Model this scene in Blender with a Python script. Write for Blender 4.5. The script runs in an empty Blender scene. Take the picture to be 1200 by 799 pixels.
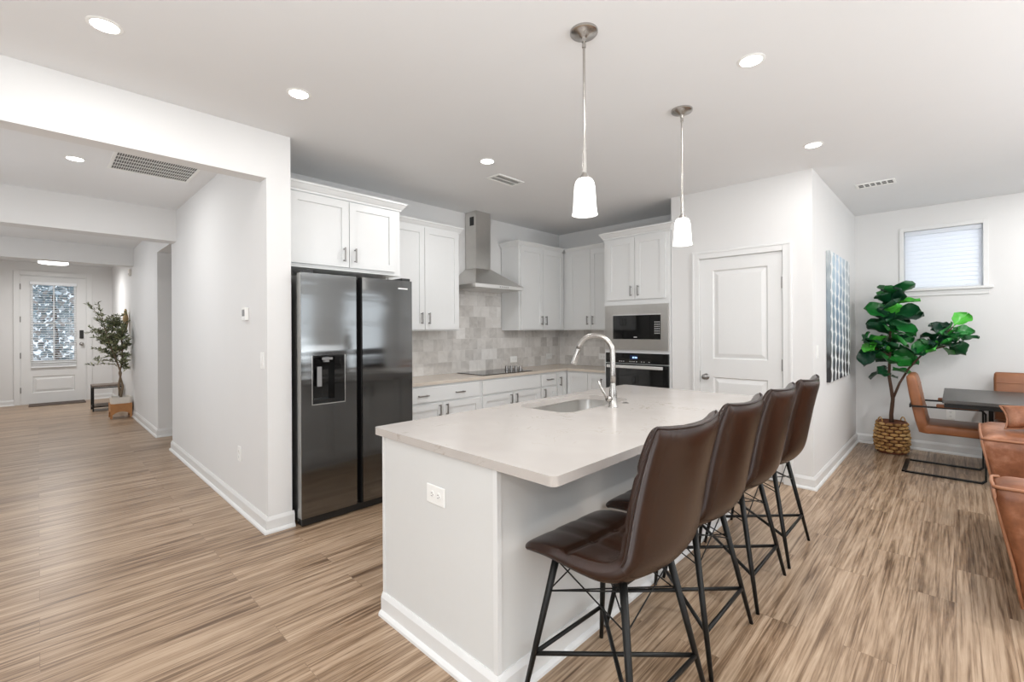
import bpy, bmesh, math, random
from mathutils import Vector, Matrix
PI = math.pi
S = bpy.context.scene
COL = S.collection
random.seed(7)

# ------------------------------------------------------------------ camera, world, lights, exposure
CAM_H = 1.38
cam = bpy.data.cameras.new('camera'); camo = bpy.data.objects.new('camera', cam); COL.objects.link(camo)
cam.sensor_width = 36.0; cam.lens = 537.07/1200*36.0
cam.shift_x = 0.0004; cam.shift_y = -11.9/1200
cam.clip_start = 0.05; cam.clip_end = 200
yaw, roll = 0.7692, -0.0052
fw = Vector((math.cos(yaw), math.sin(yaw), 0)); rt0 = Vector((math.sin(yaw), -math.cos(yaw), 0)); up0 = Vector((0, 0, 1))
rt = rt0*math.cos(roll) + up0*math.sin(roll); up = -rt0*math.sin(roll) + up0*math.cos(roll)
camo.matrix_world = Matrix(((rt.x, up.x, -fw.x, 0), (rt.y, up.y, -fw.y, 0), (rt.z, up.z, -fw.z, CAM_H), (0, 0, 0, 1)))
S.camera = camo
S.view_settings.view_transform = 'Standard'; S.view_settings.look = 'None'
S.view_settings.exposure = 0.09; S.view_settings.gamma = 1.0; S.view_settings.use_curve_mapping = False
S.cycles.max_bounces = 10; S.cycles.diffuse_bounces = 6; S.cycles.glossy_bounces = 4
S.cycles.use_denoising = True
S.cycles.sample_clamp_indirect = 6.0

DAY = 1.0           # daylight through the windows
UPLIGHT = 1.0  # added uplights behind the camera
LAMP = 1.0          # ceiling downlights
w = bpy.data.worlds.new('sky'); S.world = w; w.use_nodes = True
w.node_tree.nodes['Background'].inputs[0].default_value = (0.80, 0.90, 1.0, 1)
w.node_tree.nodes['Background'].inputs[1].default_value = 1.3

def area(name, loc, rot, sx, sy, e, color=(1, 1, 1)):
    l = bpy.data.lights.new(name, 'AREA'); l.shape = 'RECTANGLE'; l.size = sx; l.size_y = sy; l.energy = e; l.color = color
    o = bpy.data.objects.new(name, l); COL.objects.link(o); o.location = loc; o.rotation_euler = rot
    return o
# daylight entering the living-room windows behind the camera (wall_back, y = -4.6, and wall_left, x = -3.4)
BACK_WINDOWS = [(-1.6, 0.0), (0.8, 2.4), (3.9, 4.7), (5.4, 6.6)]
for (a, b) in BACK_WINDOWS[:2]:
    area('window_daylight', ((a+b)/2, -4.78, 1.5), (PI/2, 0, 0), b-a, 1.8, 16*DAY, (0.95, 0.98, 1.0))
for (a, b) in BACK_WINDOWS[2:]:
    area('window_daylight', ((a+b)/2, -4.78, 1.5), (PI/2, 0, 0), b-a, 1.8, 9*(b-a)*DAY, (0.92, 0.97, 1.0))
area('patio_daylight', (-3.58, -0.6, 1.25), (0, -PI/2, 0), 2.3, 2.6, 50*DAY, (0.96, 0.98, 1.0))
# unseen uplights added behind the camera to brighten the ceiling
area('added_uplight', (-1.3, -0.7, 1.0), (PI, 0, 0), 2.6, 2.6, 135*UPLIGHT, (0.91, 0.965, 1.0))
area('added_uplight', (2.8, -2.9, 1.0), (PI, 0, 0), 3.4, 2.2, 170*UPLIGHT, (0.91, 0.965, 1.0))
# daylight through unseen side windows added to brighten the hall (wall_hall_left, x = -1.5)
ADDED_HALL_WINDOWS = [(4.1, 6.0), (7.3, 9.2)]
for (a, b) in ADDED_HALL_WINDOWS:
    area('added_hall_daylight', (-1.70, (a+b)/2, 1.55), (0, -PI/2, 0), 1.5, b-a, 16*DAY, (0.96, 0.98, 1.0))
area('dining_window_daylight', (7.35, 0.1, 2.2), (0, PI/2, 0), 0.9, 0.9, 3.5*DAY, (0.98, 0.99, 1.0))

# ------------------------------------------------------------------ materials
def new_mat(name):
    m = bpy.data.materials.new(name); m.use_nodes = True
    nt = m.node_tree; b = nt.nodes['Principled BSDF']
    return m, nt, b
def plain(name, col, rough=0.5, metal=0.0, spec=0.5, noise=0.0, nscale=30, bump=0.0, bscale=200, coat=0.0):
    m, nt, b = new_mat(name)
    b.inputs['Base Color'].default_value = (*col, 1); b.inputs['Roughness'].default_value = rough
    b.inputs['Metallic'].default_value = metal; b.inputs['Specular IOR Level'].default_value = spec
    if coat: b.inputs['Coat Weight'].default_value = coat; b.inputs['Coat Roughness'].default_value = 0.1
    tc = nt.nodes.new('ShaderNodeTexCoord')
    n = nt.nodes.new('ShaderNodeTexNoise'); n.inputs['Scale'].default_value = nscale; n.inputs['Detail'].default_value = 4
    nt.links.new(tc.outputs['Object'], n.inputs['Vector'])
    mx = nt.nodes.new('ShaderNodeMix'); mx.data_type = 'RGBA'
    mx.inputs[6].default_value = (*[c*(1-noise) for c in col], 1); mx.inputs[7].default_value = (*[min(1, c*(1+noise)) for c in col], 1)
    nt.links.new(n.outputs['Fac'], mx.inputs[0]); nt.links.new(mx.outputs[2], b.inputs['Base Color'])
    if bump:
        n2 = nt.nodes.new('ShaderNodeTexNoise'); n2.inputs['Scale'].default_value = bscale; n2.inputs['Detail'].default_value = 3
        nt.links.new(tc.outputs['Object'], n2.inputs['Vector'])
        bp = nt.nodes.new('ShaderNodeBump'); bp.inputs['Strength'].default_value = bump; bp.inputs['Distance'].default_value = 0.002
        nt.links.new(n2.outputs['Fac'], bp.inputs['Height']); nt.links.new(bp.outputs['Normal'], b.inputs['Normal'])
    return m
def ramp(nt, fac, stops):
    r = nt.nodes.new('ShaderNodeValToRGB'); el = r.color_ramp.elements
    while len(el) < len(stops): el.new(0.5)
    for e, (p, c) in zip(el, stops): e.position = p; e.color = (*c, 1)
    nt.links.new(fac, r.inputs[0]); return r.outputs[0]
def emis(name, col, strength):
    m, nt, b = new_mat(name)
    b.inputs['Base Color'].default_value = (*col, 1); b.inputs['Emission Color'].default_value = (*col, 1)
    b.inputs['Emission Strength'].default_value = strength; return m
def mathn(nt, op, a, bval):
    n = nt.nodes.new('ShaderNodeMath'); n.operation = op
    for i, v in enumerate((a, bval)):
        if isinstance(v, (int, float)): n.inputs[i].default_value = v
        else: nt.links.new(v, n.inputs[i])
    return n.outputs[0]
def mixc(nt, fac, a, b_, mode='MIX'):
    n = nt.nodes.new('ShaderNodeMix'); n.data_type = 'RGBA'; n.blend_type = mode
    for i, v in ((0, fac), (6, a), (7, b_)):
        if isinstance(v, (int, float)): n.inputs[i].default_value = v
        elif isinstance(v, tuple): n.inputs[i].default_value = (*v, 1)
        else: nt.links.new(v, n.inputs[i])
    return n.outputs[2]

M = {}
M['wall'] = plain('wall_paint', (0.715, 0.710, 0.702), 0.72, spec=0.25, noise=0.012, nscale=3, bump=0.05, bscale=260)
M['ceiling'] = plain('ceiling_paint', (0.76, 0.765, 0.77), 0.85, spec=0.2, noise=0.01, nscale=4)
M['trim'] = plain('white_trim_paint', (0.725, 0.725, 0.717), 0.38, noise=0.01)
M['cabinet'] = plain('white_cabinet_paint', (0.70, 0.705, 0.70), 0.36, noise=0.01)
M['island'] = plain('island_paint', (0.65, 0.655, 0.645), 0.42, noise=0.01)
M['gap'] = plain('shadow_gap', (0.03, 0.03, 0.03), 0.8)
M['steel'] = plain('brushed_steel', (0.64, 0.625, 0.60), 0.30, metal=1, noise=0.05, nscale=20)
M['steel_light'] = plain('light_steel', (0.66, 0.655, 0.64), 0.35, metal=0.35, noise=0.03)
M['nickel'] = plain('brushed_nickel', (0.46, 0.44, 0.415), 0.27, metal=1, noise=0.03)
M['pull'] = plain('dark_nickel_pull', (0.30, 0.29, 0.28), 0.30, metal=1, noise=0.03)
def mat_black_steel():
    m = plain('black_stainless', (0.19, 0.19, 0.188), 0.09, metal=1, noise=0.05, nscale=6); nt = m.node_tree; b = nt.nodes['Principled BSDF']
    tc = nt.nodes.new('ShaderNodeTexCoord'); mp = nt.nodes.new('ShaderNodeMapping'); mp.inputs['Scale'].default_value = (0.7, 0.7, 5.5)
    n = nt.nodes.new('ShaderNodeTexNoise'); n.inputs['Scale'].default_value = 1.0; n.inputs['Detail'].default_value = 1.5
    nt.links.new(tc.outputs['Object'], mp.inputs[0]); nt.links.new(mp.outputs[0], n.inputs['Vector'])
    bp = nt.nodes.new('ShaderNodeBump'); bp.inputs['Strength'].default_value = 1.0; bp.inputs['Distance'].default_value = 0.005
    nt.links.new(n.outputs['Fac'], bp.inputs['Height']); nt.links.new(bp.outputs[0], b.inputs['Normal']); return m
M['black_steel'] = mat_black_steel()
M['black_edge'] = plain('black_stainless_edge', (0.42, 0.42, 0.41), 0.30, metal=1, noise=0.03)
M['black_plastic'] = plain('black_plastic', (0.012, 0.012, 0.012), 0.35)
M['black_glass'] = plain('black_glass', (0.008, 0.008, 0.008), 0.05, spec=0.6)
M['black_metal'] = plain('black_powder_coat', (0.007, 0.0066, 0.006), 0.42, spec=0.3, noise=0.2, nscale=60)
M['leather'] = plain('dark_brown_leather', (0.027, 0.0115, 0.0066), 0.23, spec=0.36, noise=0.28, nscale=9, bump=0.25, bscale=300)
M['welt'] = plain('dark_leather_welt', (0.022, 0.011, 0.008), 0.45, noise=0.1)
M['tan'] = plain('tan_leather', (0.25, 0.092, 0.034), 0.42, noise=0.3, nscale=8, bump=0.2, bscale=220)
M['wood_dark'] = plain('dark_grey_wood', (0.055, 0.050, 0.046), 0.36, noise=0.25, nscale=14)
M['plastic_white'] = plain('white_plastic', (0.82, 0.82, 0.80), 0.35)
M['plastic_grey'] = plain('grey_plastic', (0.22, 0.22, 0.22), 0.45)
M['vent_dark'] = plain('duct_shadow', (0.05, 0.05, 0.05), 0.8)
M['vent_mid'] = plain('duct_shade_grey', (0.16, 0.16, 0.155), 0.8)
M['bark'] = plain('brown_bark', (0.075, 0.036, 0.020), 0.8, noise=0.35, nscale=40, bump=0.5, bscale=90)
M['olive_bark'] = plain('grey_olive_bark', (0.20, 0.145, 0.095), 0.85, noise=0.3, nscale=40)
M['soil'] = plain('dark_soil', (0.035, 0.026, 0.02), 0.95, noise=0.4, nscale=80)
M['oak'] = plain('honey_oak', (0.42, 0.19, 0.065), 0.5, noise=0.2, nscale=15)
M['ceramic'] = plain('cream_ceramic', (0.70, 0.66, 0.60), 0.5, noise=0.05)
M['rustic'] = plain('weathered_brown_wood', (0.16, 0.125, 0.10), 0.6, noise=0.35, nscale=20)
M['straw'] = plain('dry_straw', (0.42, 0.30, 0.15), 0.8, noise=0.3, nscale=60)
M['lamp_on'] = emis('downlight_lens', (1, 0.985, 0.96), 14)
M['flush_on'] = emis('lit_flush_lens', (1, 0.99, 0.97), 4.0)
M['display'] = emis('blue_clock_digits', (0.45, 0.65, 1.0), 1.2)
M['mark'] = plain('silver_mark', (0.75, 0.75, 0.75), 0.4, metal=0.6)
M['slat'] = plain('white_blind_slat', (0.86, 0.88, 0.90), 0.5)
M['lawn'] = plain('porch_concrete', (0.40, 0.42, 0.44), 0.9, noise=0.15, nscale=2)

def mat_slat_glow():
    m, nt, b = new_mat('closed_blind_slat')
    tr = nt.nodes.new('ShaderNodeBsdfTranslucent'); tr.inputs[0].default_value = (0.92, 0.95, 1.0, 1)
    b.inputs['Base Color'].default_value = (0.88, 0.90, 0.93, 1); b.inputs['Roughness'].default_value = 0.5
    mx = nt.nodes.new('ShaderNodeMixShader'); mx.inputs[0].default_value = 0.35
    nt.links.new(b.outputs[0], mx.inputs[1]); nt.links.new(tr.outputs[0], mx.inputs[2])
    nt.links.new(mx.outputs[0], nt.nodes['Material Output'].inputs[0]); return m
M['slat_closed'] = mat_slat_glow()
def mat_glass():
    m, nt, b = new_mat('window_glass')
    t = nt.nodes.new('ShaderNodeBsdfTransparent'); g = nt.nodes.new('ShaderNodeBsdfGlossy'); g.inputs['Roughness'].default_value = 0.02
    fr = nt.nodes.new('ShaderNodeFresnel'); fr.inputs[0].default_value = 1.45
    mx = nt.nodes.new('ShaderNodeMixShader')
    nt.links.new(fr.outputs[0], mx.inputs[0]); nt.links.new(t.outputs[0], mx.inputs[1]); nt.links.new(g.outputs[0], mx.inputs[2])
    nt.links.new(mx.outputs[0], nt.nodes['Material Output'].inputs[0]); return m
M['glass'] = mat_glass()
def mat_shade():
    m, nt, b = new_mat('frosted_lit_shade')
    b.inputs['Base Color'].default_value = (0.9, 0.89, 0.87, 1); b.inputs['Roughness'].default_value = 0.35
    b.inputs['Emission Color'].default_value = (1, 0.985, 0.96, 1); b.inputs['Emission Strength'].default_value = 1.6
    return m
M['shade'] = mat_shade()

def mat_floor():
    m, nt, b = new_mat('oak_vinyl_plank'); L = nt.links
    tc = nt.nodes.new('ShaderNodeTexCoord')
    br = nt.nodes.new('ShaderNodeTexBrick'); br.offset = 0.37; br.offset_frequency = 2
    br.inputs['Scale'].default_value = 1; br.inputs['Brick Width'].default_value = 1.22; br.inputs['Row Height'].default_value = 0.178
    br.inputs['Mortar Size'].default_value = 0.0012; br.inputs['Mortar Smooth'].default_value = 0.2; br.inputs['Bias'].default_value = 0
    br.inputs['Color1'].default_value = (0, 0, 0, 1); br.inputs['Color2'].default_value = (1, 1, 1, 1); br.inputs['Mortar'].default_value = (0.5, 0.5, 0.5, 1)
    L.new(tc.outputs['Object'], br.inputs['Vector'])
    tone = br.outputs['Color']
    # grain: stretched noise, shifted per plank
    sx = nt.nodes.new('ShaderNodeSeparateXYZ'); L.new(tc.outputs['Object'], sx.inputs[0])
    row = mathn(nt, 'FLOOR', mathn(nt, 'DIVIDE', sx.outputs[1], 0.178), 0)
    shift = mathn(nt, 'ADD', mathn(nt, 'MULTIPLY', row, 3.17), mathn(nt, 'MULTIPLY', tone, 9.3))
    cb = nt.nodes.new('ShaderNodeCombineXYZ')
    L.new(mathn(nt, 'ADD', sx.outputs[0], shift), cb.inputs[0]); L.new(sx.outputs[1], cb.inputs[1]); L.new(mathn(nt, 'MULTIPLY', tone, 5), cb.inputs[2])
    def grain(scx, scy, det, dist):
        mp = nt.nodes.new('ShaderNodeMapping'); mp.inputs['Scale'].default_value = (scx, scy, 1)
        L.new(cb.outputs[0], mp.inputs[0])
        n = nt.nodes.new('ShaderNodeTexNoise'); n.inputs['Scale'].default_value = 1; n.inputs['Detail'].default_value = det
        n.inputs['Roughness'].default_value = 0.62; n.inputs['Distortion'].default_value = dist
        L.new(mp.outputs[0], n.inputs['Vector']); return n.outputs['Fac']
    g1 = grain(1.1, 40, 6, 1.1); g2 = grain(5, 150, 3, 0.3); g3 = grain(1.0, 11, 3, 2.2)
    g = mathn(nt, 'ADD', mathn(nt, 'MULTIPLY', g1, 0.58), mathn(nt, 'ADD', mathn(nt, 'MULTIPLY', g2, 0.18), mathn(nt, 'MULTIPLY', g3, 0.24)))
    g = mathn(nt, 'ADD', g, mathn(nt, 'MULTIPLY', mathn(nt, 'SUBTRACT', tone, 0.5), 0.045))
    c = ramp(nt, g, FLOOR_RAMP)
    c = mixc(nt, mathn(nt, 'MULTIPLY', br.outputs['Fac'], 0.45), c, (0.10, 0.06, 0.04))
    L.new(c, b.inputs['Base Color'])
    b.inputs['Specular IOR Level'].default_value = 0.45
    rr = mathn(nt, 'ADD', mathn(nt, 'MULTIPLY', g1, 0.15), 0.27); L.new(rr, b.inputs['Roughness'])
    bp = nt.nodes.new('ShaderNodeBump'); bp.inputs['Strength'].default_value = 0.12; bp.inputs['Distance'].default_value = 0.002
    L.new(mathn(nt, 'SUBTRACT', g1, mathn(nt, 'MULTIPLY', br.outputs['Fac'], 1)), bp.inputs['Height']); L.new(bp.outputs[0], b.inputs['Normal'])
    return m
FLOOR_RAMP = [(0.38, (0.112, 0.064, 0.036)), (0.458, (0.250, 0.164, 0.100)), (0.53, (0.395, 0.280, 0.188)), (0.63, (0.515, 0.388, 0.277))]
M['floor'] = mat_floor()

def mat_quartz():
    m, nt, b = new_mat('white_quartz'); L = nt.links
    tc = nt.nodes.new('ShaderNodeTexCoord')
    n = nt.nodes.new('ShaderNodeTexNoise'); n.inputs['Scale'].default_value = 5.5; n.inputs['Detail'].default_value = 8; n.inputs['Distortion'].default_value = 2.2
    L.new(tc.outputs['Object'], n.inputs['Vector'])
    v = mathn(nt, 'ABSOLUTE', mathn(nt, 'SUBTRACT', n.outputs['Fac'], 0.5), 0)
    n2 = nt.nodes.new('ShaderNodeTexNoise'); n2.inputs['Scale'].default_value = 3.4; L.new(tc.outputs['Object'], n2.inputs['Vector'])
    vein = ramp(nt, v, [(0.0, (0.29, 0.24, 0.20)), (0.008, (0.41, 0.37, 0.33)), (0.022, (0.49, 0.458, 0.43))])
    msk = ramp(nt, n2.outputs['Fac'], [(0.52, (0, 0, 0)), (0.64, (0.8, 0.8, 0.8))])
    base = ramp(nt, n2.outputs['Fac'], [(0.3, (0.465, 0.432, 0.405)), (0.7, (0.51, 0.478, 0.45))])
    L.new(mixc(nt, msk, base, vein), b.inputs['Base Color'])
    b.inputs['Roughness'].default_value = 0.20
    return m
M['quartz'] = mat_quartz()
M['quartz_warm_lit'] = plain('warm_lit_quartz', (0.60, 0.53, 0.455), 0.22, noise=0.05, nscale=12)  # same stone as the island top, with the warmer light put into its colour

def mat_tile():
    m, nt, b = new_mat('grey_stone_tile'); L = nt.links
    tc = nt.nodes.new('ShaderNodeTexCoord')
    sx = nt.nodes.new('ShaderNodeSeparateXYZ'); L.new(tc.outputs['Object'], sx.inputs[0])
    cb = nt.nodes.new('ShaderNodeCombineXYZ')
    L.new(mathn(nt, 'SUBTRACT', sx.outputs[0], sx.outputs[1]), cb.inputs[0]); L.new(mathn(nt, 'SUBTRACT', sx.outputs[2], 0.9), cb.inputs[1])
    br = nt.nodes.new('ShaderNodeTexBrick'); br.offset = 0.5; br.inputs['Scale'].default_value = 1
    br.inputs['Brick Width'].default_value = 0.13; br.inputs['Row Height'].default_value = 0.13
    br.inputs['Mortar Size'].default_value = 0.0016; br.inputs['Color1'].default_value = (0, 0, 0, 1); br.inputs['Color2'].default_value = (1, 1, 1, 1)
    br.inputs['Mortar'].default_value = (0.5, 0.5, 0.5, 1); br.inputs['Bias'].default_value = 0
    L.new(cb.outputs[0], br.inputs['Vector'])
    n = nt.nodes.new('ShaderNodeTexNoise'); n.inputs['Scale'].default_value = 7; n.inputs['Detail'].default_value = 6; n.inputs['Distortion'].default_value = 1.8
    ad = nt.nodes.new('ShaderNodeVectorMath'); ad.operation = 'ADD'; L.new(tc.outputs['Object'], ad.inputs[0])
    c3 = nt.nodes.new('ShaderNodeCombineXYZ'); L.new(mathn(nt, 'MULTIPLY', br.outputs['Color'], 7), c3.inputs[1]); L.new(c3.outputs[0], ad.inputs[1])
    L.new(ad.outputs[0], n.inputs['Vector'])
    f = mathn(nt, 'ADD', mathn(nt, 'MULTIPLY', n.outputs['Fac'], 0.55), mathn(nt, 'MULTIPLY', br.outputs['Color'], 0.45))
    c = ramp(nt, f, [(0.15, (0.46, 0.435, 0.41)), (0.5, (0.66, 0.635, 0.605)), (0.85, (0.82, 0.80, 0.775))])
    c = mixc(nt, br.outputs['Fac'], c, (0.66, 0.64, 0.62))
    L.new(c, b.inputs['Base Color']); b.inputs['Roughness'].default_value = 0.25
    return m
M['tile'] = mat_tile()

def mat_leaf(name, stops, rough=0.35):
    m, nt, b = new_mat(name); L = nt.links
    g = nt.nodes.new('ShaderNodeNewGeometry')
    L.new(ramp(nt, g.outputs['Random Per Island'], stops), b.inputs['Base Color'])
    b.inputs['Roughness'].default_value = rough
    return m
M['fig_leaf'] = mat_leaf('glossy_fig_leaf', [(0.0, (0.003, 0.030, 0.016)), (0.42, (0.006, 0.075, 0.021)), (0.72, (0.014, 0.19, 0.025)), (1.0, (0.075, 0.43, 0.04))])
M['tree_far'] = mat_leaf('winter_leaves', [(0.0, (0.12, 0.17, 0.19)), (0.45, (0.30, 0.40, 0.45)), (0.75, (0.42, 0.36, 0.32)), (1.0, (0.75, 0.85, 0.92))], 0.9)
M['olive_leaf'] = mat_leaf('grey_green_olive_leaf', [(0.0, (0.045, 0.062, 0.032)), (0.5, (0.17, 0.20, 0.10)), (1.0, (0.42, 0.43, 0.25))], 0.55)

def mat_wicker():
    m, nt, b = new_mat('woven_seagrass'); L = nt.links
    tc = nt.nodes.new('ShaderNodeTexCoord')
    n = nt.nodes.new('ShaderNodeTexNoise'); n.inputs['Scale'].default_value = 40; n.inputs['Detail'].default_value = 3
    L.new(tc.outputs['Object'], n.inputs['Vector'])
    g = nt.nodes.new('ShaderNodeNewGeometry')
    f = mathn(nt, 'ADD', mathn(nt, 'MULTIPLY', n.outputs['Fac'], 0.6), mathn(nt, 'MULTIPLY', g.outputs['Random Per Island'], 0.4))
    L.new(ramp(nt, f, [(0.2, (0.20, 0.09, 0.025)), (0.5, (0.46, 0.26, 0.085)), (0.8, (0.66, 0.44, 0.19))]), b.inputs['Base Color'])
    b.inputs['Roughness'].default_value = 0.6
    return m
M['wicker'] = mat_wicker()
M['wicker_dark'] = plain('dark_basket_band', (0.16, 0.055, 0.025), 0.7, noise=0.3, nscale=60)

def mat_art():
    m, nt, b = new_mat('abstract_oval_print'); L = nt.links
    tc = nt.nodes.new('ShaderNodeTexCoord'); sx = nt.nodes.new('ShaderNodeSeparateXYZ'); L.new(tc.outputs['Object'], sx.inputs[0])
    nz = nt.nodes.new('ShaderNodeTexNoise'); nz.inputs['Scale'].default_value = 3.5; nt.links.new(tc.outputs['Object'], nz.inputs['Vector'])
    u = mathn(nt, 'ADD', mathn(nt, 'DIVIDE', sx.outputs[0], 1.13), mathn(nt, 'ADD', 0.085, mathn(nt, 'MULTIPLY', mathn(nt, 'SUBTRACT', nz.outputs['Fac'], 0.5), 0.12))); v = mathn(nt, 'DIVIDE', sx.outputs[2], 1.25)      # 0..1 across and up
    cols = 6.0; rows = 10.0
    cu = mathn(nt, 'MULTIPLY', u, cols); fu = mathn(nt, 'SUBTRACT', mathn(nt, 'FRACT', cu, 0), 0.5); iu = mathn(nt, 'FLOOR', cu, 0)
    cv = mathn(nt, 'ADD', mathn(nt, 'MULTIPLY', v, rows), mathn(nt, 'MULTIPLY', iu, 0.17)); fv = mathn(nt, 'SUBTRACT', mathn(nt, 'FRACT', cv, 0), 0.5)
    d = mathn(nt, 'ADD', mathn(nt, 'MULTIPLY', mathn(nt, 'POWER', mathn(nt, 'ABSOLUTE', fu, 0), 2), 5.2), mathn(nt, 'MULTIPLY', mathn(nt, 'POWER', mathn(nt, 'ABSOLUTE', fv, 0), 2), 2.7))
    inside = mathn(nt, 'LESS_THAN', d, 0.74)
    n = nt.nodes.new('ShaderNodeTexNoise'); n.inputs['Scale'].default_value = 6; L.new(tc.outputs['Object'], n.inputs['Vector'])
    dark = ramp(nt, mathn(nt, 'ADD', mathn(nt, 'MULTIPLY', v, 0.9), mathn(nt, 'MULTIPLY', mathn(nt, 'SUBTRACT', n.outputs['Fac'], 0.5), 0.7)),
                [(0.06, (0.02, 0.02, 0.022)), (0.22, (0.14, 0.16, 0.17)), (0.55, (0.26, 0.33, 0.39)), (0.9, (0.64, 0.68, 0.70))])
    hue = ramp(nt, mathn(nt, 'MULTIPLY', iu, 0.19), [(0.0, (0.55, 0.55, 0.53)), (0.18, (0.62, 0.86, 1.0)), (0.40, (0.45, 0.68, 0.95)), (0.62, (0.6, 0.8, 1.0)), (1.0, (0.55, 0.56, 0.55))])
    blob = mixc(nt, 0.55, dark, hue, 'MULTIPLY')
    L.new(mixc(nt, inside, (0.74, 0.76, 0.76), blob), b.inputs['Base Color']); b.inputs['Roughness'].default_value = 0.6
    return m
M['art'] = mat_art()

def mat_sofa():
    m, nt, b = new_mat('worn_cognac_leather'); L = nt.links
    tc = nt.nodes.new('ShaderNodeTexCoord')
    n = nt.nodes.new('ShaderNodeTexNoise'); n.inputs['Scale'].default_value = 5; n.inputs['Detail'].default_value = 7; n.inputs['Roughness'].default_value = 0.65
    L.new(tc.outputs['Object'], n.inputs['Vector'])
    L.new(ramp(nt, n.outputs['Fac'], [(0.32, (0.13, 0.040, 0.014)), (0.5, (0.235, 0.085, 0.036)), (0.66, (0.42, 0.20, 0.12))]), b.inputs['Base Color'])
    b.inputs['Roughness'].default_value = 0.42
    bp = nt.nodes.new('ShaderNodeBump'); bp.inputs['Strength'].default_value = 0.3; bp.inputs['Distance'].default_value = 0.004
    n2 = nt.nodes.new('ShaderNodeTexNoise'); n2.inputs['Scale'].default_value = 22; n2.inputs['Detail'].default_value = 4; L.new(tc.outputs['Object'], n2.inputs['Vector'])
    L.new(n2.outputs['Fac'], bp.inputs['Height']); L.new(bp.outputs[0], b.inputs['Normal'])
    return m
M['sofa'] = mat_sofa()
M['seam'] = plain('pale_leather_piping', (0.30, 0.13, 0.065), 0.5, noise=0.1)

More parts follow.
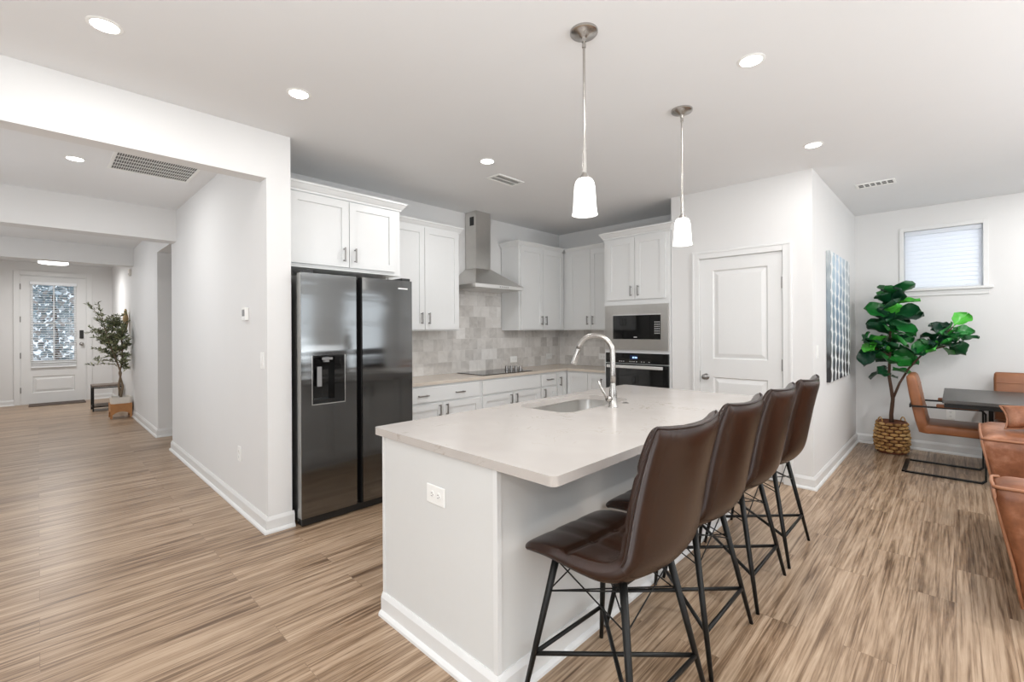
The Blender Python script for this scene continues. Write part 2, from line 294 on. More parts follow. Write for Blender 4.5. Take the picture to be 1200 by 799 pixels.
# ------------------------------------------------------------------ mesh helpers
OFF = {}
class MB:
    def __init__(self, T=None):
        self.bm = bmesh.new(); self.T = T or Matrix.Identity(4)
    def v(self, co): return self.bm.verts.new(self.T @ Vector(co))
    def f(self, vs):
        try: return self.bm.faces.new(vs)
        except ValueError: return None
    def box(self, x0, x1, y0, y1, z0, z1, bev=0.0, seg=2):
        c = [self.v(p) for p in ((x0,y0,z0),(x1,y0,z0),(x1,y1,z0),(x0,y1,z0),(x0,y0,z1),(x1,y0,z1),(x1,y1,z1),(x0,y1,z1))]
        fs = [self.f([c[i] for i in q]) for q in ((0,3,2,1),(4,5,6,7),(0,1,5,4),(1,2,6,5),(2,3,7,6),(3,0,4,7))]
        if bev:
            es = {e for f in fs for e in f.edges}
            bmesh.ops.bevel(self.bm, geom=list(es), offset=bev, segments=seg, profile=0.5, affect='EDGES')
        return self
    def tube(self, pts, r, n=10, cap=True):
        """sweep a circle along a polyline; r is a number or a list"""
        P = [Vector(p) for p in pts]; R = r if isinstance(r, (list, tuple)) else [r]*len(P)
        rings = []; prev = None
        for i, p in enumerate(P):
            if i == 0: t = P[1]-P[0]
            elif i == len(P)-1: t = P[-1]-P[-2]
            else: t = (P[i+1]-p).normalized() + (p-P[i-1]).normalized()
            t.normalize()
            if prev is None:
                a = Vector((0, 0, 1)) if abs(t.z) < 0.9 else Vector((1, 0, 0))
                nrm = t.cross(a).normalized()
            else:
                nrm = (prev - t*prev.dot(t)).normalized()
            prev = nrm; bn = t.cross(nrm)
            rings.append([self.v(p + nrm*R[i]*math.cos(2*PI*k/n) + bn*R[i]*math.sin(2*PI*k/n)) for k in range(n)])
        for a, b in zip(rings, rings[1:]):
            for k in range(n): self.f([a[k], a[(k+1) % n], b[(k+1) % n], b[k]])
        if cap: self.f(rings[0][::-1]); self.f(rings[-1])
        return self
    def bar(self, pts, wdt, hgt, upv=(0, 0, 1)):
        """rectangular bar along a polyline"""
        P = [Vector(p) for p in pts]; U = Vector(upv); rings = []
        for i, p in enumerate(P):
            if i == 0: t = (P[1]-P[0]).normalized(); k = 1
            elif i == len(P)-1: t = (P[-1]-P[-2]).normalized(); k = 1
            else:
                t1 = (P[i+1]-p).normalized(); t0 = (p-P[i-1]).normalized(); t = (t0+t1).normalized(); k = 1/max(0.3, t.dot(t1))
            s = U.copy(); o = t.cross(s).normalized()
            rings.append([self.v(p + o*a*hgt/2*k + s*b*wdt/2) for a, b in ((-1,-1),(1,-1),(1,1),(-1,1))])
        for a, b in zip(rings, rings[1:]):
            for k in range(4): self.f([a[k], a[(k+1) % 4], b[(k+1) % 4], b[k]])
        self.f(rings[0][::-1]); self.f(rings[-1]); return self
    def lathe(self, prof, c=(0, 0, 0), n=32, cap0=True, cap1=True):
        rings = [[self.v((c[0]+r*math.cos(2*PI*k/n), c[1]+r*math.sin(2*PI*k/n), c[2]+z)) for k in range(n)] for r, z in prof]
        for a, b in zip(rings, rings[1:]):
            for k in range(n): self.f([a[k], a[(k+1) % n], b[(k+1) % n], b[k]])
        if cap0: self.f(rings[0][::-1])
        if cap1: self.f(rings[-1])
        return self
    def loft(self, rings, closed=True, cap=True):
        R = [[self.v(p) for p in r] for r in rings]; n = len(R[0])
        for a, b in zip(R, R[1:]):
            for k in range(n if closed else n-1): self.f([a[k], a[(k+1) % n], b[(k+1) % n], b[k]])
        if cap and closed: self.f(R[0][::-1]); self.f(R[-1])
        return self
    def sweep(self, path, prof, side=1):
        """sweep profile [(out, z)] along an XY polyline, mitred; side=1: outward is right of travel"""
        P = [Vector((p[0], p[1])) for p in path]; rings = []
        for i, p in enumerate(P):
            def nrm(a, b):
                d = (b-a).normalized(); return Vector((d.y, -d.x))*side
            if i == 0: o = nrm(P[0], P[1])
            elif i == len(P)-1: o = nrm(P[-2], P[-1])
            else:
                a = nrm(P[i-1], p); b = nrm(p, P[i+1]); o = (a+b); o = o/ (o.dot(a) if abs(o.dot(a)) > 0.05 else 1)
            rings.append([(p.x+o.x*d, p.y+o.y*d, z) for d, z in prof])
        return self.loft(rings)
    def prism(self, outline, z0, z1):
        a = [self.v((x, y, z0)) for x, y in outline]; b = [self.v((x, y, z1)) for x, y in outline]; n = len(a)
        for k in range(n): self.f([a[k], a[(k+1) % n], b[(k+1) % n], b[k]])
        self.f(a[::-1]); self.f(b); return self
    def build(self, name, mat, parent=None, smooth=False, angle=None):
        bm = self.bm
        bmesh.ops.recalc_face_normals(bm, faces=bm.faces)
        if parent is not None:
            o = OFF.get(parent, Vector((0, 0, 0)))
            if o.length: bmesh.ops.translate(bm, vec=-o, verts=bm.verts)
        me = bpy.data.meshes.new(name); bm.to_mesh(me); bm.free()
        me.materials.append(mat)
        if smooth:
            me.polygons.foreach_set('use_smooth', [True]*len(me.polygons))
            if angle is not None:
                try: me.set_sharp_from_angle(angle=angle)
                except Exception: pass
        ob = bpy.data.objects.new(name, me); COL.objects.link(ob)
        if parent is not None:
            ob.parent = parent; OFF[ob] = OFF.get(parent, Vector((0, 0, 0)))
        return ob
def tag(o, label, cat, group=None):
    o['label'] = label; o['category'] = cat
    if group: o['group'] = group
    return o
def thing(name, label, cat, loc=(0, 0, 0), rz=0.0, group=None, local=False):
    """local=True: parts are modelled around the origin; else parts are given in room coordinates"""
    o = bpy.data.objects.new(name, None); COL.objects.link(o); o.location = loc; o.rotation_euler = (0, 0, rz)
    o.empty_display_size = 0.1
    OFF[o] = Vector((0, 0, 0)) if local else Vector(loc)
    return tag(o, label, cat, group)
def struct(name, mb, mat, parent=None, smooth=False):
    o = mb.build(name, mat, parent, smooth)
    if parent is None: o['kind'] = 'structure'
    return o
def kids(o): return [c for c in bpy.data.objects if c.parent == o]
def dup(root, loc, label, rz=None):
    r = root.copy(); COL.objects.link(r); r.location = loc; r['label'] = label
    if rz is not None: r.rotation_euler = (0, 0, rz)
    for ch in kids(root):
        c = ch.copy(); COL.objects.link(c); c.parent = r
        for g in kids(ch):
            d = g.copy(); COL.objects.link(d); d.parent = c
    return r
def face_T(origin, u, n):
    """local x runs along the face, local y points OUT of the face, z up"""
    u = Vector(u); n = Vector(n)
    return Matrix(((u.x, n.x, 0, origin[0]), (u.y, n.y, 0, origin[1]), (u.z, n.z, 1, origin[2]), (0, 0, 0, 1)))
def rrect(x0, x1, y0, y1, r, n=6):
    out = []
    for cx, cy, a0 in ((x1-r, y1-r, 0), (x0+r, y1-r, PI/2), (x0+r, y0+r, PI), (x1-r, y0+r, 3*PI/2)):
        for k in range(n+1):
            a = a0 + PI/2*k/n; out.append((cx+r*math.cos(a), cy+r*math.sin(a)))
    return out

# ------------------------------------------------------------------ the room shell
CEIL = 2.765
WX = 1.095; WR = 1.255          # hall wall faces
KY = 4.14                       # range wall
OX = 5.28                       # oven wall
PX = 4.63                       # pantry door wall
PY = 0.88                       # art wall
EX = 6.985                      # dining window wall
BY = -4.6; LX = -3.4; HX = -1.5; FY = 12.9
HEAD = 2.44; HY = 3.40

mb = MB(); mb.box(LX-0.2, EX+0.2, BY-0.2, FY+0.2, -0.12, 0); struct('floor', mb, M['floor'])
mb = MB(); mb.box(LX-0.2, EX+0.2, BY-0.2, FY+0.2, CEIL, CEIL+0.15); struct('ceiling', mb, M['ceiling'])
def wall(name, *boxes):
    mb = MB()
    for b in boxes: mb.box(*b)
    return struct(name, mb, M['wall'])
# hall side wall (with its square end beside the refrigerator) and the rest of the hall
wall('wall_hall', (WX, WR, HY, 6.628, 0, CEIL))
wall('wall_hall_far', (WX, WX+0.16, 7.56, FY+0.1, 0, CEIL), (WX+0.16, 2.6, 7.56, 7.72, 0, CEIL))
wall('wall_side_passage', (2.5, 2.66, 6.628, 7.72, 0, CEIL), (WR, 2.66, 6.46, 6.628, 0, CEIL))
wall('wall_passage_header', (WX, WR, 6.628, 7.56, HEAD, CEIL))
wall('wall_living_header', (HX, WX, HY, HY+0.13, HEAD, CEIL))
wall('wall_living_front', (LX-0.1, HX, HY, HY+0.13, 0, CEIL))
bx = []; y = HY+0.13
for a, b in ADDED_HALL_WINDOWS:
    bx += [(HX-0.13, HX, y, a, 0, CEIL), (HX-0.13, HX, a, b, 0, 0.75), (HX-0.13, HX, a, b, 2.35, CEIL)]; y = b
bx.append((HX-0.13, HX, y, FY+0.1, 0, CEIL)); wall('wall_hall_left', *bx)
wall('wall_hall_beam', (HX, WX, 6.335, 6.56, 2.413, CEIL))
wall('wall_entry_beam', (HX, WX, 9.70, 9.92, 2.475, CEIL))
DXL, DXR, DZ = -0.235, 0.685, 2.50      # front door leaf opening
wall('wall_entry', (HX, DXL-0.02, FY, FY+0.16, 0, CEIL), (DXR+0.02, WX+0.16, FY, FY+0.16, 0, CEIL), (DXL-0.02, DXR+0.02, FY, FY+0.16, DZ+0.02, CEIL))
# kitchen
wall('wall_range', (WR, OX+0.15, KY, KY+0.15, 0, CEIL))
wall('wall_oven', (OX, OX+0.15, 2.14, KY, 0, CEIL))
PD0, PD1, PDZ = 1.105, 1.845, 2.085     # pantry door opening (y) and head height
wall('wall_pantry', (PX, PX+0.12, PD1+0.02, 2.14, 0, CEIL), (PX, PX+0.12, PY, PD0-0.02, 0, CEIL), (PX, PX+0.12, PD0-0.02, PD1+0.02, PDZ+0.02, CEIL))
wall('wall_pantry_side', (PX+0.12, OX, 2.02, 2.14, 0, CEIL))
wall('wall_art', (PX+0.12, EX+0.15, PY, PY+0.12, 0, CEIL))
WY0, WY1, WZ0, WZ1 = -0.215, 0.425, 1.835, 2.50   # small window opening
wall('wall_dining', (EX, EX+0.15, WY1, PY, 0, CEIL), (EX, EX+0.15, BY, WY0, 0, CEIL), (EX, EX+0.15, WY0, WY1, 0, WZ0), (EX, EX+0.15, WY0, WY1, WZ1, CEIL))
# living room behind the camera: three windows and a glazed patio opening let the daylight in
bx = []; x = LX-0.1
for a, b in BACK_WINDOWS:
    bx += [(x, a, BY-0.15, BY, 0, CEIL), (a, b, BY-0.15, BY, 0, 0.6), (a, b, BY-0.15, BY, 2.4, CEIL)]; x = b
bx.append((x, EX+0.15, BY-0.15, BY, 0, CEIL)); wall('wall_living_back', *bx)
wall('wall_living_left', (LX-0.1, LX, BY, -1.95, 0, CEIL), (LX-0.1, LX, 0.75, HY, 0, CEIL), (LX-0.1, LX, -1.95, 0.75, 2.45, CEIL))

# baseboards with a shoe moulding
BP = [(0, 0), (0.030, 0), (0.029, 0.012), (0.021, 0.022), (0.015, 0.025), (0.015, 0.085), (0.009, 0.100), (0.005, 0.108), (0, 0.108)]
def baseboard(name, *paths, side=1):
    mb = MB()
    for p in paths: mb.sweep(p, BP, side)
    return struct(name, mb, M['trim'])
baseboard('baseboard_hall', [(WR+0.012, HY), (WX, HY), (WX, 6.628), (WR, 6.628)], side=-1)
baseboard('baseboard_hall_far', [(2.4, 7.56), (WX, 7.56), (WX, FY), (DXR+0.09, FY)], side=-1)
baseboard('baseboard_entry', [(DXL-0.09, FY), (HX, FY)], side=-1)
baseboard('baseboard_hall_left', [(HX, FY), (HX, HY+0.13)], side=-1)
baseboard('baseboard_pantry', [(PX, PD0-0.085), (PX, PY), (EX, PY), (EX, BY)], side=1)
baseboard('baseboard_pantry_left', [(PX, 2.13), (PX, PD1+0.085)], side=1)
baseboard('baseboard_living', [(EX, BY), (LX, BY), (LX, -2.05)], side=1)

# tiled backsplash
mb = MB()
mb.box(2.20, OX, KY-0.009, KY, 0.90, 1.395); mb.box(3.14, 4.08, KY-0.009, KY, 1.395, 1.86)
mb.box(OX-0.009, OX, 2.945, KY-0.009, 0.90, 1.395)
struct('wall_backsplash', mb, M['tile'])

# ------------------------------------------------------------------ doors and windows
def casing(T, w, h, cw=0.075, th=0.018):
    mb = MB(T)
    for x0, x1, z0, z1 in ((-cw, 0, 0, h+cw), (w, w+cw, 0, h+cw), (-0.0, w, h, h+cw)):
        mb.box(x0, x1, 0, th, z0, z1, 0.004)
        if x1-x0 < 0.2: mb.box(x0+0.008 if x0 < 0 else x1-0.022, x0+0.022 if x0 < 0 else x1-0.008, th, th+0.006, z0, z1-0.008)
        else: mb.box(x0-cw+0.022, x1+cw-0.022, th, th+0.006, z1-0.022, z1-0.008)
    return mb
def panel_leaf(mb, w, h, panels, y0, y1, mould=0.022):
    """door leaf: solid slab cut by sunk panels with sloped sticking and a raised centre field"""
    xs = sorted({0, w, *[p[0] for p in panels], *[p[1] for p in panels]}); zs = sorted({0, h, *[p[2] for p in panels], *[p[3] for p in panels]})
    for i in range(len(xs)-1):
        for j in range(len(zs)-1):
            mx, mz = (xs[i]+xs[i+1])/2, (zs[j]+zs[j+1])/2
            if not any(p[0] < mx < p[1] and p[2] < mz < p[3] for p in panels):
                mb.box(xs[i], xs[i+1], y0, y1, zs[j], zs[j+1])
    for a, b, c, d in panels:
        def ring(i, y): return [(a+i, y, c+i), (b-i, y, c+i), (b-i, y, d-i), (a+i, y, d-i)]
        mb.loft([ring(0, y0), ring(0, y1), ring(mould*0.5, y1-0.014), ring(mould, y1-0.012), ring(mould*2.2, y1-0.003), ring(mould*2.4, y1-0.002)], cap=True)
    return mb
# pantry door: knob at the kitchen side, three hinges at the right
T = face_T((PX, PD1, 0), (0, -1, 0), (-1, 0, 0)); PW = PD1-PD0
mb = MB(T); panel_leaf(mb, PW-0.006, PDZ-0.012, [(0.125, PW-0.125, 0.26, 0.905), (0.125, PW-0.125, 1.085, 1.955)], -0.04, -0.004)
for vtx in mb.bm.verts: vtx.co.z += 0.010
d1 = struct('door_1', mb, M['trim'])
mb = MB(T); mb.tube([(0.06, -0.004, 0.915), (0.06, 0.004, 0.915)], 0.031, 20); mb.tube([(0.06, 0.004, 0.915), (0.06, 0.028, 0.915), (0.06, 0.036, 0.915), (0.06, 0.050, 0.915), (0.06, 0.062, 0.915), (0.06, 0.068, 0.915)], [0.010, 0.010, 0.019, 0.027, 0.023, 0.010], 20)
k = mb.build('door_handle', M['pull'], d1, True); k['label'] = 'round brushed metal knob'
mb = MB(T); mb.box(-0.004, 0.001, -0.02, 0.001, 0.86, 0.97); mb.build('strike_plate', M['pull'], d1)
for hz in (1.80, 1.06, 0.25):
    mb = MB(T); mb.box(PW-0.012, PW+0.004, -0.004, 0.004, hz-0.05, hz+0.05); mb.tube([(PW-0.004, 0.008, hz-0.052), (PW-0.004, 0.008, hz+0.052)], 0.006, 10); mb.build('hinge', M['pull'], d1)
mb = casing(face_T((PX, PD1, 0), (0, -1, 0), (-1, 0, 0)), PW, PDZ); struct('trim_1', mb, M['trim'])
mb = MB(); mb.box(PX, PX+0.12, PD0-0.02, PD0-0.001, 0, PDZ+0.02); mb.box(PX, PX+0.12, PD1+0.001, PD1+0.02, 0, PDZ+0.02); mb.box(PX, PX+0.12, PD0, PD1, PDZ, PDZ+0.02)
mb.box(PX+0.045, PX+0.12, PD0, PD1, 0, 0.010); struct('trim_2', mb, M['trim'])

# front door with a glazed upper half and slatted blind
DW = DXR-DXL
T = face_T((DXL, FY, 0), (1, 0, 0), (0, -1, 0))
gx0, gx1, gz0, gz1 = 0.155, DW-0.165, 0.82, 2.33
mb = MB(T)
for b in ((0, gx0, 0, DZ-0.02), (gx1, DW, 0, DZ-0.02), (gx0, gx1, gz1, DZ-0.02), (gx0, gx1, 0.52, gz0), (gx0, gx1, 0, 0.20)):
    mb.box(b[0], b[1], -0.05, -0.005, b[2], b[3])
def ring(i, y): return [(gx0+i, y, 0.20+i), (gx1-i, y, 0.20+i), (gx1-i, y, 0.52-i), (gx0+i, y, 0.52-i)]
mb.loft([ring(0, -0.05), ring(0, -0.005), ring(0.014, -0.02), ring(0.03, -0.018), ring(0.06, -0.008), ring(0.065, -0.008)])
for vtx in mb.bm.verts: vtx.co.z += 0.015
d2 = struct('door_2', mb, M['trim'])
mb = MB(T)
for a, b, c, d in ((gx0-0.025, gx0+0.012, gz0-0.025, gz1+0.04), (gx1-0.012, gx1+0.025, gz0-0.025, gz1+0.04), (gx0, gx1, gz1+0.01, gz1+0.045), (gx0, gx1, gz0-0.025, gz0+0.02)):
    mb.box(a, b, -0.006, 0.010, c, d, 0.003)
mb.box((gx0+gx1)/2-0.012, (gx0+gx1)/2+0.012, -0.045, -0.012, gz0, gz1); mb.box(gx0, gx1, -0.045, -0.012, (gz0+gz1)/2-0.012, (gz0+gz1)/2+0.012)
mb.build('glass_frame', M['trim'], d2)
mb = MB(T); mb.box(gx0, gx1, -0.034, -0.030, gz0, gz1+0.02); mb.build('door_glass', M['glass'], d2)
mb = MB(T)
mb.box(gx0-0.03, gx1+0.03, 0.011, 0.05, gz1+0.0, gz1+0.055, 0.004); mb.box(gx0-0.02, gx1+0.02, 0.012, 0.04, gz0-0.115, gz0-0.085, 0.004)
nz = 36
for i in range(nz):
    z = gz0-0.06+(gz1-gz0+0.05)*i/(nz-1)
    c = [mb.v(p) for p in ((gx0-0.02, 0.012, z+0.004), (gx1+0.02, 0.012, z+0.004), (gx1+0.02, 0.040, z-0.004), (gx0-0.02, 0.040, z-0.004), (gx0-0.02, 0.012, z+0.0055), (gx1+0.02, 0.012, z+0.0055), (gx1+0.02, 0.040, z-0.0025), (gx0-0.02, 0.040, z-0.0025))]
    for q in ((0,3,2,1),(4,5,6,7),(0,1,5,4),(1,2,6,5),(2,3,7,6),(3,0,4,7)): mb.f([c[k] for k in q])
for x in (gx0+0.08, gx1-0.08): mb.tube([(x, 0.042, gz0-0.1), (x, 0.042, gz1)], 0.0015, 5)
tag(mb.build('door_blind', M['slat']), 'white slatted blind hanging over the front door glass', 'blind')
mb = MB(T); mb.box(DW-0.095, DW-0.035, -0.005, 0.022, 1.27, 1.44, 0.008); mb.build('keypad_lock', M['black_plastic'], d2)
mb = MB(T); mb.tube([(DW-0.065, -0.005, 1.16), (DW-0.065, 0.008, 1.16)], 0.034, 20); mb.tube([(DW-0.065, 0.008, 1.16), (DW-0.065, 0.035, 1.16), (DW-0.065, 0.045, 1.16), (DW-0.065, 0.066, 1.16), (DW-0.065, 0.074, 1.16)], [0.012, 0.012, 0.026, 0.028, 0.014], 20); mb.build('door_handle', M['nickel'], d2, True)
for hz in (2.28, 1.65, 0.95, 0.28):
    mb = MB(T); mb.tube([(-0.006, 0.002, hz-0.055), (-0.006, 0.002, hz+0.055)], 0.011, 10); mb.build('hinge', M['pull'], d2)
struct('trim_3', casing(face_T((DXL-0.012, FY, 0), (1, 0, 0), (0, -1, 0)), DW+0.024, DZ+0.012, 0.085), M['trim'])
mb = MB(); mb.box(DXL-0.02, DXL-0.001, FY, FY+0.16, 0, DZ+0.02); mb.box(DXR+0.001, DXR+0.02, FY, FY+0.16, 0, DZ+0.02); mb.box(DXL, DXR, FY, FY+0.16, DZ, DZ+0.02); mb.box(DXL, DXR, FY+0.0, FY+0.16, 0, 0.012)
struct('trim_4', mb, M['trim'])

# small high window of the dining corner with a closed blind
T = face_T((EX, WY1, 0), (0, -1, 0), (-1, 0, 0)); WW = WY1-WY0
mb = MB(T)
for a, b, c, d in ((-0.04, 0.0, WZ0, WZ1+0.04), (WW, WW+0.04, WZ0, WZ1+0.04), (0, WW, WZ1, WZ1+0.04)): mb.box(a, b, 0, 0.012, c, d, 0.003)
w1 = struct('window_1', mb, M['trim'])
mb = MB(T); mb.box(-0.075, WW+0.075, 0, 0.045, WZ0-0.028, WZ0, 0.005); mb.box(-0.045, WW+0.045, 0, 0.014, WZ0-0.085, WZ0-0.028, 0.003); mb.build('window_sill', M['trim'], w1)
mb = MB(T)
for a, b, c, d in ((0, 0.03, WZ0, WZ1), (WW-0.03, WW, WZ0, WZ1), (0.03, WW-0.03, WZ1-0.03, WZ1), (0.03, WW-0.03, WZ0, WZ0+0.03)): mb.box(a, b, -0.12, -0.08, c, d)
mb.build('window_frame', M['trim'], w1)
mb = MB(T); mb.box(0.03, WW-0.03, -0.102, -0.098, WZ0+0.03, WZ1-0.03); mb.build('window_glass', M['glass'], w1)
mb = MB(T); mb.box(0.006, WW-0.006, -0.06, -0.015, WZ1-0.05, WZ1-0.004, 0.004); mb.box(0.008, WW-0.008, -0.055, -0.02, WZ0+0.004, WZ0+0.026, 0.004)
n = 13
for i in range(n):
    z = WZ0+0.052+(WZ1-WZ0-0.125)*i/(n-1); h = 0.0235
    c = [mb.v(p) for p in ((0.008, -0.026, z-h), (WW-0.008, -0.026, z-h), (WW-0.008, -0.044, z+h), (0.008, -0.044, z+h), (0.008, -0.024, z-h+0.001), (WW-0.008, -0.024, z-h+0.001), (WW-0.008, -0.042, z+h+0.001), (0.008, -0.042, z+h+0.001))]
    for q in ((0,3,2,1),(4,5,6,7),(0,1,5,4),(1,2,6,5),(2,3,7,6),(3,0,4,7)): mb.f([c[k] for k in q])
tag(mb.build('window_blind', M['slat_closed']), 'closed white slatted blind glowing in the small high window', 'blind')
# living-room windows: frames and panes
for i, (a, b) in enumerate(BACK_WINDOWS):
    mb = MB()
    for q in ((a, a+0.06, 0.6, 2.4), (b-0.06, b, 0.6, 2.4), (a+0.06, b-0.06, 2.34, 2.4), (a+0.06, b-0.06, 0.6, 0.66), (a+0.06, b-0.06, 1.47, 1.53)): mb.box(q[0], q[1], BY-0.10, BY-0.04, q[2], q[3])
    wn = struct('window_%d' % (i+2), mb, M['trim'])
for i, (a, b) in enumerate(ADDED_HALL_WINDOWS):  # unseen hall windows, added to let light onto the hall wall
    mb = MB()
    for q in ((a, a+0.06, 0.75, 2.35), (b-0.06, b, 0.75, 2.35), (a+0.06, b-0.06, 2.29, 2.35), (a+0.06, b-0.06, 0.75, 0.81), (a+0.06, b-0.06, 1.52, 1.58)): mb.box(HX-0.09, HX-0.04, *q)
    struct('window_%d' % (i+6), mb, M['trim'])
mb = MB()
for q in ((-1.95, -1.87), (-0.64, -0.56), (0.67, 0.75)): mb.box(LX-0.08, LX-0.02, q[0], q[1], 0, 2.45)
mb.box(LX-0.08, LX-0.02, -1.87, 0.67, 2.37, 2.45); mb.box(LX-0.08, LX-0.02, -1.87, 0.67, 0, 0.08)
struct('window_5', mb, M['trim'])
# outside the front door
mb = MB(); mb.box(-12, 12, FY+0.16, 40, -0.3, -0.1); struct('ground', mb, M['lawn'])
for i, (x, y, r, h, lab) in enumerate(((0.3, 16.8, 1.7, 3.4, 'tall leafy shrub outside, seen through the front door glass'),)):
    rnd = random.Random(i+3); mb = MB()
    t = thing('shrub', lab, 'shrub', (x, y, -0.1))
    mb.tube([(x, y, -0.1), (x+0.05, y, 0.6), (x-0.03, y+0.05, h*0.75)], [0.08, 0.06, 0.03], 8); mb.build('stem', M['bark'], t)
    mb = MB()
    for k in range(2600):
        a = rnd.uniform(0, 2*PI); e = rnd.uniform(-1, 1); q = r*rnd.random()**0.4
        p = Vector((x+q*math.cos(a)*math.sqrt(1-e*e), y+q*math.sin(a)*math.sqrt(1-e*e), 0.3+h/2+e*q*h/(2*r)))
        u = Vector((rnd.uniform(-1, 1), rnd.uniform(-1, 1), rnd.uniform(-1, 1))).normalized()*0.09; vv = u.cross(Vector((rnd.uniform(-1, 1), rnd.uniform(-1, 1), rnd.uniform(-1, 1)))).normalized()*0.045
        mb.f([mb.v(p-u), mb.v(p+vv), mb.v(p+u), mb.v(p-vv)])
    mb.build('foliage', M['tree_far'], t)

# ------------------------------------------------------------------ kitchen cabinets
RANGE = lambda x, y: face_T((x, y, 0), (1, 0, 0), (0, -1, 0))       # faces the living room
OVEN = lambda y, x: face_T((x, y, 0), (0, -1, 0), (-1, 0, 0))       # faces the island end
def shaker(mb, x0, x1, z0, z1, fw=0.058, y0=0.001, th=0.02):
    g = 0.0015; x0 += g; x1 -= g; z0 += g; z1 -= g
    mb.box(x0+fw-0.004, x1-fw+0.004, y0, y0+th-0.011, z0+fw-0.004, z1-fw+0.004)
    for b in ((x0, x0+fw, z0, z1), (x1-fw, x1, z0, z1), (x0+fw, x1-fw, z0, z0+fw), (x0+fw, x1-fw, z1-fw, z1)):
        mb.box(b[0], b[1], y0, y0+th, b[2], b[3])
    return mb
def slab_front(mb, x0, x1, z0, z1, y0=0.001, th=0.02):
    mb.box(x0+0.0015, x1-0.0015, y0, y0+th, z0+0.0015, z1-0.0015, 0.003); return mb
def pull(T, x, z, vertical=True, L=0.115, y0=0.021):
    mb = MB(T); h = L/2
    if vertical:
        mb.tube([(x, y0, z-h+0.012), (x, y0+0.026, z-h+0.012)], 0.006, 8); mb.tube([(x, y0, z+h-0.012), (x, y0+0.026, z+h-0.012)], 0.006, 8)
        mb.box(x-0.006, x+0.006, y0+0.022, y0+0.034, z-h, z+h, 0.003)
    else:
        mb.tube([(x-h+0.012, y0, z), (x-h+0.012, y0+0.026, z)], 0.006, 8); mb.tube([(x+h-0.012, y0, z), (x+h-0.012, y0+0.026, z)], 0.006, 8)
        mb.box(x-h, x+h, y0+0.022, y0+0.034, z-0.006, z+0.006, 0.003)
    return mb
def cabinet(name, label, T, w, depth, z0, z1, fronts, cat, toe=False, crown=None, open_front=None):
    """fronts: (kind, x0, x1, z0, z1, [pulls (x, z, vertical)])"""
    o = T @ Vector((w/2, 0, 0)); t = thing(name, label, cat, (o.x, o.y, z0))
    mb = MB(T)
    if toe: mb.box(0, w, -depth, 0, z0+0.10, z1); mb.box(0, w, -depth, -0.07, z0, z0+0.10)
    elif open_front:
        za, zb = open_front; mb.box(0, w, -depth, -0.02, z0, z1)
        for q in ((0, 0.022, z0, z1), (w-0.022, w, z0, z1), (0.022, w-0.022, z0, za), (0.022, w-0.022, zb, z1)): mb.box(q[0], q[1], -0.02, 0, q[2], q[3])
    else: mb.box(0, w, -depth, 0, z0, z1)
    mb.build('body', M['cabinet'], t)
    for kind, a, b, c, d, pulls in fronts:
        mb = MB(T)
        if kind == 'door': shaker(mb, a, b, c, d)
        elif kind == 'drawer': slab_front(mb, a, b, c, d)
        else: slab_front(mb, a, b, c, d)
        p = mb.build({'door': 'door', 'drawer': 'drawer', 'panel': 'false_front'}[kind], M['cabinet'], t)
        for x, z, vert in pulls: pull(T, x, z, vert).build('handle', M['pull'], p)
    if crown:
        path, prof = crown; mb = MB(); mb.sweep(path, prof, 1); mb.build('crown', M['cabinet'], t)
    return t
def crown_prof(zb, zt, out=0.05):
    return [(-0.02, zb), (0.012, zb), (0.014, zb+0.014), (0.022, zb+0.022), (out-0.008, zt-0.020), (out, zt-0.014), (out, zt), (-0.02, zt)]
UB, UT = 1.385, 2.43; UY = 3.83; UX = 4.98     # uppers: underside, top, face planes (doors stand 2 cm proud)
# above the refrigerator
FYC = 3.56
cabinet('wall_cabinet', 'white two-door cabinet over the black refrigerator', RANGE(1.262, FYC), 0.985, KY-0.005-FYC, 1.872, 2.455,
        [('door', 0.035, 0.500, 1.90, 2.435, [(0.455, 2.00, True)]), ('door', 0.503, 0.930, 1.90, 2.435, [(0.548, 2.00, True)])], 'cabinet',
        crown=([(1.262, FYC), (2.247, FYC), (2.247, UY-0.025)], crown_prof(2.445, 2.515)))
# left of the hood
cabinet('wall_cabinet', 'tall white two-door wall cabinet left of the range hood', RANGE(2.262, UY), 0.878, KY-0.012-UY, UB, UT,
        [('door', 0.02, 0.428, UB+0.012, UT-0.01, [(0.385, UB+0.125, True)]), ('door', 0.431, 0.868, UB+0.012, UT-0.01, [(0.474, UB+0.125, True)])], 'cabinet',
        crown=([(2.262, UY), (3.14, UY), (3.14, KY-0.012)], crown_prof(2.42, 2.485, 0.045)))
# right of the hood, into the corner
cabinet('wall_cabinet', 'white two-door wall cabinet right of the range hood', RANGE(4.085, UY), UX-4.085, KY-0.012-UY, UB, UT,
        [('door', 0.02, 0.440, UB+0.012, UT-0.01, [(0.400, UB+0.125, True)]), ('door', 0.443, 0.860, UB+0.012, UT-0.01, [(0.483, UB+0.125, True)])], 'cabinet',
        crown=([(4.085, KY-0.012), (4.085, UY), (UX-0.045, UY)], crown_prof(2.42, 2.485, 0.045)))
cabinet('wall_cabinet', 'white two-door wall cabinet between the corner and the oven tower', OVEN(UY-0.002, UX), UY-0.002-2.952, OX-0.012-UX, UB, UT,
        [('door', 0.10, 0.445, UB+0.012, UT-0.01, [(0.405, UB+0.125, True)]), ('door', 0.448, 0.868, UB+0.012, UT-0.01, [(0.488, UB+0.125, True)])], 'cabinet',
        crown=([(UX, UY-0.047), (UX, 2.952)], crown_prof(2.42, 2.485, 0.045)))
